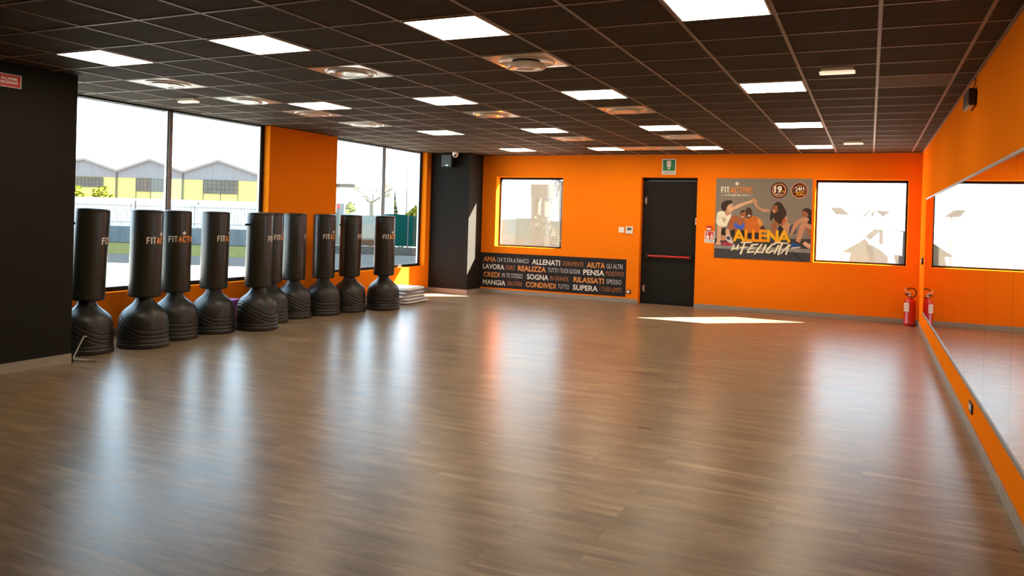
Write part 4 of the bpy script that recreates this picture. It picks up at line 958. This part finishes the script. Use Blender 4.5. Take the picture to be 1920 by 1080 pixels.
def solid(nm, parts, mats, label, cat, group=None):
    b_ = SB()
    for q in parts: b_.sbox(*q)
    return tag(b_.build(nm, mats, origin=W((parts[0][0]+parts[0][1])/2, parts[0][2], GZ)), label, cat, group)
solid('concrete_wall', [(-30, -9.4, 37.0, 37.25, GZ-0.05, 0.68)], X['cwall'], 'low weathered grey concrete wall beyond the grass', 'wall')
# picket fence on the concrete wall
fo = thing('picket_fence', 'thin white picket fence on top of the grey concrete wall', 'fence', W(-16, 37.12, 0.68))
b_ = SB()
s = -29.9
while s < -9.5:
    b_.sbox(s, s+0.03, 37.10, 37.13, 0.74, 1.80); s += 0.16
b_.build('pickets', X['fence'], fo)
b_ = SB(); b_.sbox(-30, -9.4, 37.08, 37.10, 0.86, 0.90); b_.sbox(-30, -9.4, 37.08, 37.10, 1.64, 1.68); b_.build('rails', X['fence'], fo)
for s in (-27.0, -24.0, -21.0, -18.0, -15.0, -12.0):
    b_ = SB(); b_.sbox(s-0.03, s+0.03, 37.13, 37.19, 0.66, 1.9); b_.build('post', X['winbar'], fo)
solid('boundary_wall', [(-45, -8.0, 55.0, 55.3, GZ-0.1, 2.2)], X['whitewall'], 'long white boundary wall behind the picket fence', 'wall')

def hedge(nm, s0, s1, t0, t1, z0, z1, m_, label, cat='hedge', n=900, size=0.16, seed=1):
    """A clump of separate leaves with a shaggy outline."""
    rs = random.Random(seed); b_ = MB()
    for _ in range(n):
        s = rs.uniform(s0, s1); t = rs.uniform(t0, t1); z = z0+(z1-z0)*rs.random()**0.7*(0.85+0.15*math.sin(s*3.1+seed))
        c_ = Vector(W(s, t, z)); a = Vector((rs.gauss(0,1), rs.gauss(0,1), rs.gauss(0,1))).normalized(); d_ = a.orthogonal().normalized()
        e_ = a.cross(d_); l = size*rs.uniform(0.6, 1.3)
        b_.add([c_-d_*l, c_+e_*l*0.5, c_+d_*l, c_-e_*l*0.5], [(0,1,2,3)])
    o_ = b_.build(nm, m_, origin=W((s0+s1)/2, (t0+t1)/2, GZ)); tag(o_, label, cat); return o_
hedge('hedge', -35, -29.3, 57.2, 58.4, GZ, 3.05, X['leaf'], 'bright yellow-green hedge before the leftmost gabled shed', n=1500, size=0.2, seed=2)
hedge('hedge', -10.4, -8.6, 41.6, 42.6, GZ, 2.25, X['leaf'], 'yellow-green hedge seen beside the orange pier', n=500, seed=3)
hedge('hedge', -5.75, -4.3, 41.6, 42.6, GZ, 2.35, X['leaf'], 'yellow-green shrub behind the dark green screen', n=500, seed=4)

# row of gabled sheds
RS = [(-44.6, -38.55, -35.6, 5.66), (-35.6, -32.65, -29.65, 5.78), (-29.65, -26.5, -22.6, 5.87)]
VZ = [4.5, 4.70, 4.76, 4.62]
WN = [(-39.5, -36.9, 3.28, 4.12), (-33.9, -31.3, 3.02, 4.14), (-27.85, -24.75, 3.00, 4.17)]
SHL = ['leftmost grey-gabled yellow shed, behind the hedge', 'middle grey-gabled yellow shed, left of the window bar', 'right-hand grey-gabled yellow shed with dusty wide window']
for i, (s0, sr, s1, zr) in enumerate(RS):
    so = thing('gabled_shed', SHL[i], 'shed', W(sr, 70, GZ), 'gabled sheds beyond the road')
    e = 0.02
    b_ = SB(); b_.sbox(s0+e, s1-e, 70.0, 82.0, GZ-0.1, 4.20); b_.build('wall', X['yellow'], so)
    g_ = SB(); pr = [(s0+e, 4.20), (s1-e, 4.20), (s1-e, VZ[i+1]), (sr, zr), (s0+e, VZ[i])]
    n = len(pr); vs = [W(s, 69.95, z) for s, z in pr]+[W(s, 81.9, z) for s, z in pr]
    g_.add(vs, [tuple(range(n)), tuple(range(n, 2*n))[::-1]]+[(k, n+k, n+(k+1) % n, (k+1) % n) for k in range(n)])
    g_.build('gable', X['grey'], so)
    r_ = SB()
    for (sa, za), (sb_, zb) in (((s0+e, VZ[i]), (sr, zr)), ((sr, zr), (s1-e, VZ[i+1]))):
        vs = []
        for t in (69.7, 82.2):
            vs += [W(sa, t, za), W(sb_, t, zb), W(sb_, t, zb+0.20), W(sa, t, za+0.20)]
        r_.add(vs, [(0,1,2,3), (7,6,5,4), (0,4,5,1), (1,5,6,2), (2,6,7,3), (3,7,4,0)])
    r_.build('roof', X['roofedge'], so)
    a, b, z0, z1 = WN[i]
    w_ = SB(); w_.sbox(a, b, 69.93, 69.99, z0, z1); wi = w_.build('window', X['win'], so)
    q = SB(); nn = 8
    for k in range(nn+1):
        s = a+(b-a)*k/nn; ww = 0.05 if k == nn//2 else 0.02
        q.sbox(s-ww, s+ww, 69.88, 69.93, z0, z1)
    for k in range(4): z = z0+(z1-z0)*k/3; q.sbox(a, b, 69.88, 69.93, z-0.02, z+0.02)
    sub(q, 'glazing_bars', X['winbar'], wi, so)
    dp = SB(); dp.sbox(s1-0.12, s1-0.04, 69.85, 69.95, GZ, VZ[i+1]-0.1); dp.build('downpipe', X['winbar'], so)
    if i:
        ln = SB(); ln.sbox(a-0.03, a+0.0, 69.94, 69.99, GZ, z0); ln.sbox((a+b)/2-0.015, (a+b)/2+0.015, 69.94, 69.99, GZ, z0); ln.sbox(b, b+0.03, 69.94, 69.99, GZ, z0)
        ln.build('door_joint', X['winbar'], so)

# stone wall, screens and trees beyond the farther window
solid('stone_wall', [(-9.4, 6, 33.0, 33.3, GZ-0.05, 0.22)], X['stone'], 'low rough stone kerb wall under the green screen', 'wall')
so = thing('fence_screen', 'dark green tarpaulin screen on posts above the stone wall', 'screen', W(-4.3, 33.15, 0.22))
def tarp(s0, s1, m_, root, amp=0.04):
    b_ = SB(); n = int((s1-s0)/0.08); vs = []
    for t in (33.36, 33.38):
        for k in range(n+1):
            s = s0+(s1-s0)*k/n; top = 1.58+0.05*math.sin(s*2.2)
            vs.append(W(s, t+amp*math.sin(s*9), 0.26)); vs.append(W(s, t+amp*math.sin(s*9+0.8), top))
    S = 2*(n+1)
    fs = [(2*k, 2*k+2, 2*k+3, 2*k+1) for k in range(n)]+[(S+2*k+1, S+2*k+3, S+2*k+2, S+2*k) for k in range(n)]
    b_.add(vs, fs, 0, True); b_.build('tarpaulin', m_, root)
tarp(-5.55, 4.0, X['tarp'], so)
for s in (-5.5, -4.45, -2.5):
    b_ = SB(); b_.sbox(s-0.025, s+0.025, 33.31, 33.34, GZ, 1.62); b_.build('post', X['winbar'], so)
so = thing('fence_screen', 'pale screen coloured as sunlit above the stone wall left of the green one', 'screen', W(-7.5, 33.15, 0.22))
tarp(-9.3, -5.6, X['tarp_sunlit'], so)
b_ = SB(); b_.sbox(-7.2, -5.6, 33.31, 33.34, 0.24, 0.50); b_.build('kick_board', X['wood'], so)

def branch(mb, p, d_, l, r, depth, rs, spread=0.6, lift=0.15):
    q = p+d_*l; mid = (p+q)/2+Vector((rs.uniform(-1,1), rs.uniform(-1,1), rs.uniform(-1,1)))*l*0.08
    mb.tube([p, mid, q], r, 5, r1=r*0.65)
    if depth:
        for _ in range(3 if depth > 1 else 4):
            nd = (d_+Vector((rs.gauss(0,spread), rs.gauss(0,spread), rs.gauss(0,spread)*0.8+lift))).normalized()
            branch(mb, q, nd, l*rs.uniform(0.55, 0.8), r*0.6, depth-1, rs, spread, lift)
rs = random.Random(11)
to_ = thing('bare_tree', 'pollarded bare tree with spreading crown left of the window bar', 'tree', W(-6.5, 36.2, GZ))
b_ = MB(); p0 = Vector(W(-6.5, 36.2, GZ)); b_.tube([p0, p0+Vector((0.03,0,1.2)), p0+Vector((-0.03,0,2.3))], 0.19, 10, r1=0.13); b_.build('trunk', X['bark'], to_)
b_ = MB()
for k in range(7):
    a = 2*math.pi*k/7; branch(b_, p0+Vector((-0.03,0,2.2)), Vector((math.cos(a)*0.9, math.sin(a)*0.9, 0.62)).normalized(), 0.50, 0.045, 3, rs, 0.5, 0.12)
b_.build('branches', X['bark'], to_)
rs = random.Random(5)
to_ = thing('bare_tree', 'slender bare tree with one tall stem above the green screen', 'tree', W(-6.2, 45.5, GZ))
b_ = MB(); p0 = Vector(W(-6.22, 45.5, GZ)); b_.tube([p0, p0+Vector((0.04,0,2.2)), p0+Vector((0,0,4.3))], 0.06, 8, r1=0.025); b_.build('trunk', X['twig'], to_)
b_ = MB()
for k, zz in enumerate((1.9, 2.2, 2.5, 2.7, 2.9)):
    a = 0.5+k*1.3; branch(b_, p0+Vector((0.02,0,zz)), Vector((math.cos(a), math.sin(a), 0.5)).normalized(), 0.40, 0.022, 3, rs, 0.55, 0.1)
b_.build('branches', X['twig'], to_)
# conifer
to_ = thing('conifer', 'dark pointed conifer behind the green screen', 'tree', W(-6.15, 40.0, GZ))
rs = random.Random(9); b_ = MB(); base = Vector(W(-6.15, 40.0, GZ))
for _ in range(1700):
    z = rs.random()**0.8*3.1; rmax = 0.56*(1-z/3.15); a = rs.uniform(0, 2*math.pi); r_ = rmax*math.sqrt(rs.random())
    c_ = base+Vector((r_*math.cos(a), r_*math.sin(a), z)); n_ = Vector((rs.gauss(0,1), rs.gauss(0,1), rs.gauss(0,1))).normalized(); d_ = n_.orthogonal().normalized(); e_ = n_.cross(d_); l = 0.09
    b_.add([c_-d_*l, c_+e_*l*0.6, c_+d_*l, c_-e_*l*0.6], [(0,1,2,3)])
b_.build('foliage', X['leafd'], to_)
b_ = MB(); b_.tube([base, base+Vector((0,0,2.6))], 0.06, 8, r1=0.02); b_.build('trunk', X['bark'], to_)
solid('gate_pier', [(-6.36, -5.86, 38.0, 38.4, GZ-0.05, 3.35)], X['whitewall'], 'tall white gate pier beside the conifer', 'pier')
# flat-roofed hut far behind and meter box
so = thing('flat_roofed_hut', 'white hut with flat brown roof far behind beside the orange pier', 'hut', W(-13, 61, GZ))
b_ = SB(); b_.sbox(-14.8, -12.5, 60.3, 64, GZ-0.1, 3.6); b_.build('wall', X['whitewall'], so)
b_ = SB(); b_.sbox(-15.1, -12.2, 60.0, 64.3, 3.6, 3.86); b_.build('roof', X['wood'], so)
so = thing('meter_box', 'small white box with a red mark before the hedge', 'box', W(-9.0, 41, GZ))
b_ = SB(); b_.sbox(-9.25, -8.85, 40.9, 41.2, GZ, 2.10); b_.build('cabinet', X['cwall'], so)
b_ = SB(); b_.sbox(-9.22, -9.05, 40.87, 40.9, 1.85, 2.05); b_.build('red_mark', M['sign_red'], so)

# things standing outside behind the back wall, seen through the filmed windows
X['roof_a'] = mat('grey_roofing', (0.028, 0.027, 0.026), 0.8, spec=0.0, noise=0.2)
X['roof_b'] = mat('pale_grey_sheet', (0.032, 0.030, 0.032), 0.8, spec=0.0, noise=0.15)
X['roof_c'] = mat('straw_roofing', (0.036, 0.032, 0.022), 0.85, spec=0.0, noise=0.3, nscale=(5, 5, 5))
X['tan'] = mat('tan_post', (0.030, 0.020, 0.013), 0.85, spec=0.0, noise=0.2)
X['board'] = mat('brown_board_sign', (0.022, 0.017, 0.014), 0.8, spec=0.0, noise=0.15)
X['shrub'] = mat('grey_green_shrub', (0.014, 0.016, 0.010), 0.9, spec=0.0, noise=0.4, nscale=(6, 6, 6))
def scaled(pts, yy, y_win=15.266):
    k = yy/y_win; return [(x*k, CAM_Z+(z-CAM_Z)*k) for x, z in pts]
def prism(mb, pts, y0, y1, mi=0):
    n = len(pts); vs = [(x, y0, z) for x, z in pts]+[(x, y1, z) for x, z in pts]
    mb.add(vs, [tuple(range(n)), tuple(range(n, 2*n))[::-1]]+[(k, n+k, n+(k+1) % n, (k+1) % n) for k in range(n)], mi)
YO = 27.0
def far(nm, label, cat, pieces, yy=YO, depth=1.2):
    xs = scaled(pieces[0][2], yy); o_ = thing(nm, label, cat, (xs[0][0], yy, GZ))
    for part, m_, pts in pieces:
        b_ = MB(); prism(b_, scaled(pts, yy), yy, yy+depth); b_.build(part, m_, o_)
far('awning', 'pale grey slanting awning left in the filmed right window', 'awning', [('cover', X['roof_a'], [(-0.662,1.992),(-0.481,1.987),(-0.345,1.872),(-0.579,1.875)]), ('pole', X['whitewall'], [(-0.47,1.875),(-0.46,1.875),(-0.46,0.45),(-0.47,0.45)])], 29.0)
far('tent_canopy', 'small peaked canopy with grey trim in the filmed right window', 'canopy', [('left_trim', X['roof_b'], [(-0.018,1.956),(-0.002,1.948),(-0.098,1.842),(-0.128,1.841)]), ('valance', X['roof_b'], [(0.096,1.955),(0.321,1.939),(0.212,1.848)]),
   ('mid_trim', X['roof_b'], [(0.044,1.94),(0.074,1.941),(0.046,1.849),(0.008,1.873)]), ('pole', X['whitewall'], [(0.205,1.85),(0.219,1.85),(0.219,0.45),(0.205,0.45)])], 30.0)
far('pitched_shelter', 'grey and straw pitched shelter low in the filmed right window', 'shelter', [('ridge_sheet', X['roof_b'], [(-0.072,1.485),(0.083,1.621),(0.211,1.615),(0.212,1.355),(0.159,1.352),(0.16,1.577),(-0.001,1.413)]),
   ('straw_roof', X['roof_c'], [(-0.153,1.381),(-0.078,1.443),(0.064,1.24),(0.131,0.70),(-0.405,0.70),(-0.301,1.173),(-0.44,1.185)]), ('side_roof', X['roof_a'], [(-0.060,1.335),(0.032,1.322),(0.185,1.245),(0.308,1.127),(0.311,0.72),(0.101,0.72)])], 27.0)
far('metal_gate', 'thin grey gate frame at the right of the filmed right window', 'gate', [('frame', X['roof_b'], [(0.376,1.618),(0.568,1.599),(0.555,0.7),(0.541,0.7),(0.554,1.583),(0.376,1.601)]), ('foot', X['roof_b'], [(0.411,1.156),(0.53,1.154),(0.539,1.097),(0.488,0.75)])], 28.5)
far('sign_post', 'tall brown sign board on posts behind the left back window', 'sign', [('board', X['board'], [(-6.616,2.356),(-6.191,2.36),(-6.182,2.076),(-6.607,2.069)]), ('post', X['tan'], [(-6.597,2.069),(-6.51,2.071),(-6.515,1.65),(-6.584,1.648)]),
   ('post', X['board'], [(-6.368,2.07),(-6.282,2.07),(-6.274,1.656),(-6.376,1.654)]), ('plinth', X['tan'], [(-6.593,1.65),(-6.264,1.657),(-6.257,0.53),(-6.60,0.53)])], 24.0, 0.5)
def leafclump(x0, x1, y0, y1, z0, z1, n, size, seed):
    r_ = random.Random(seed); b_ = MB()
    for _ in range(n):
        u = r_.random(); c_ = Vector((x0+(x1-x0)*u, r_.uniform(y0, y1), z0+(z1-z0)*r_.random()**0.7*(0.75+0.25*math.sin(3.3*u+seed))))
        a = Vector((r_.gauss(0,1), r_.gauss(0,1), r_.gauss(0,1))).normalized(); d_ = a.orthogonal().normalized(); e_ = a.cross(d_); l = size*r_.uniform(0.6, 1.3)
        b_.add([c_-d_*l, c_+e_*l*0.5, c_+d_*l, c_-e_*l*0.5], [(0,1,2,3)])
    return b_
o_ = leafclump(-11.6, -10.75, 23.4, 24.4, GZ, 1.45, 900, 0.12, 3).build('shrub', X['shrub'], origin=(-11.2, 24, GZ)); tag(o_, 'low grey-green shrub at the left of the left back window', 'shrub')
o_ = leafclump(-9.7, -8.5, 22.6, 23.4, GZ, 1.75, 1300, 0.12, 8).build('shrub', X['shrub'], origin=(-9.5, 23.6, GZ)); tag(o_, 'grey-green shrub at the right of the left back window', 'shrub')
o_ = thing('palm_tree', 'palm with drooping brown fronds behind the left back window', 'tree', (-9.9, 25.6, GZ))
b_ = MB(); b_.tube([(-9.9,25.6,GZ),(-9.86,25.6,1.5),(-9.9,25.6,2.95)], 0.13, 10, r1=0.10); b_.build('trunk', X['tan'], o_)
b_ = MB(); r_ = random.Random(4)
for k in range(46):
    a = r_.uniform(0, 2*math.pi); L_ = r_.uniform(0.55, 0.95); up = r_.uniform(0.05, 0.5); pts = []
    for q in range(6):
        t = q/5; pts.append(Vector((-9.9+math.cos(a)*L_*t, 25.6+math.sin(a)*L_*t, 2.9+up*t*1.6-1.15*t*t)))
    side = Vector((-math.sin(a), math.cos(a), 0))*0.05
    vs = [p_-side*(1-i/6) for i, p_ in enumerate(pts)]+[p_+side*(1-i/6) for i, p_ in enumerate(pts)]
    b_.add(vs, [(i, i+1, 7+i, 6+i) for i in range(5)])
b_.build('fronds', X['tan'], o_)
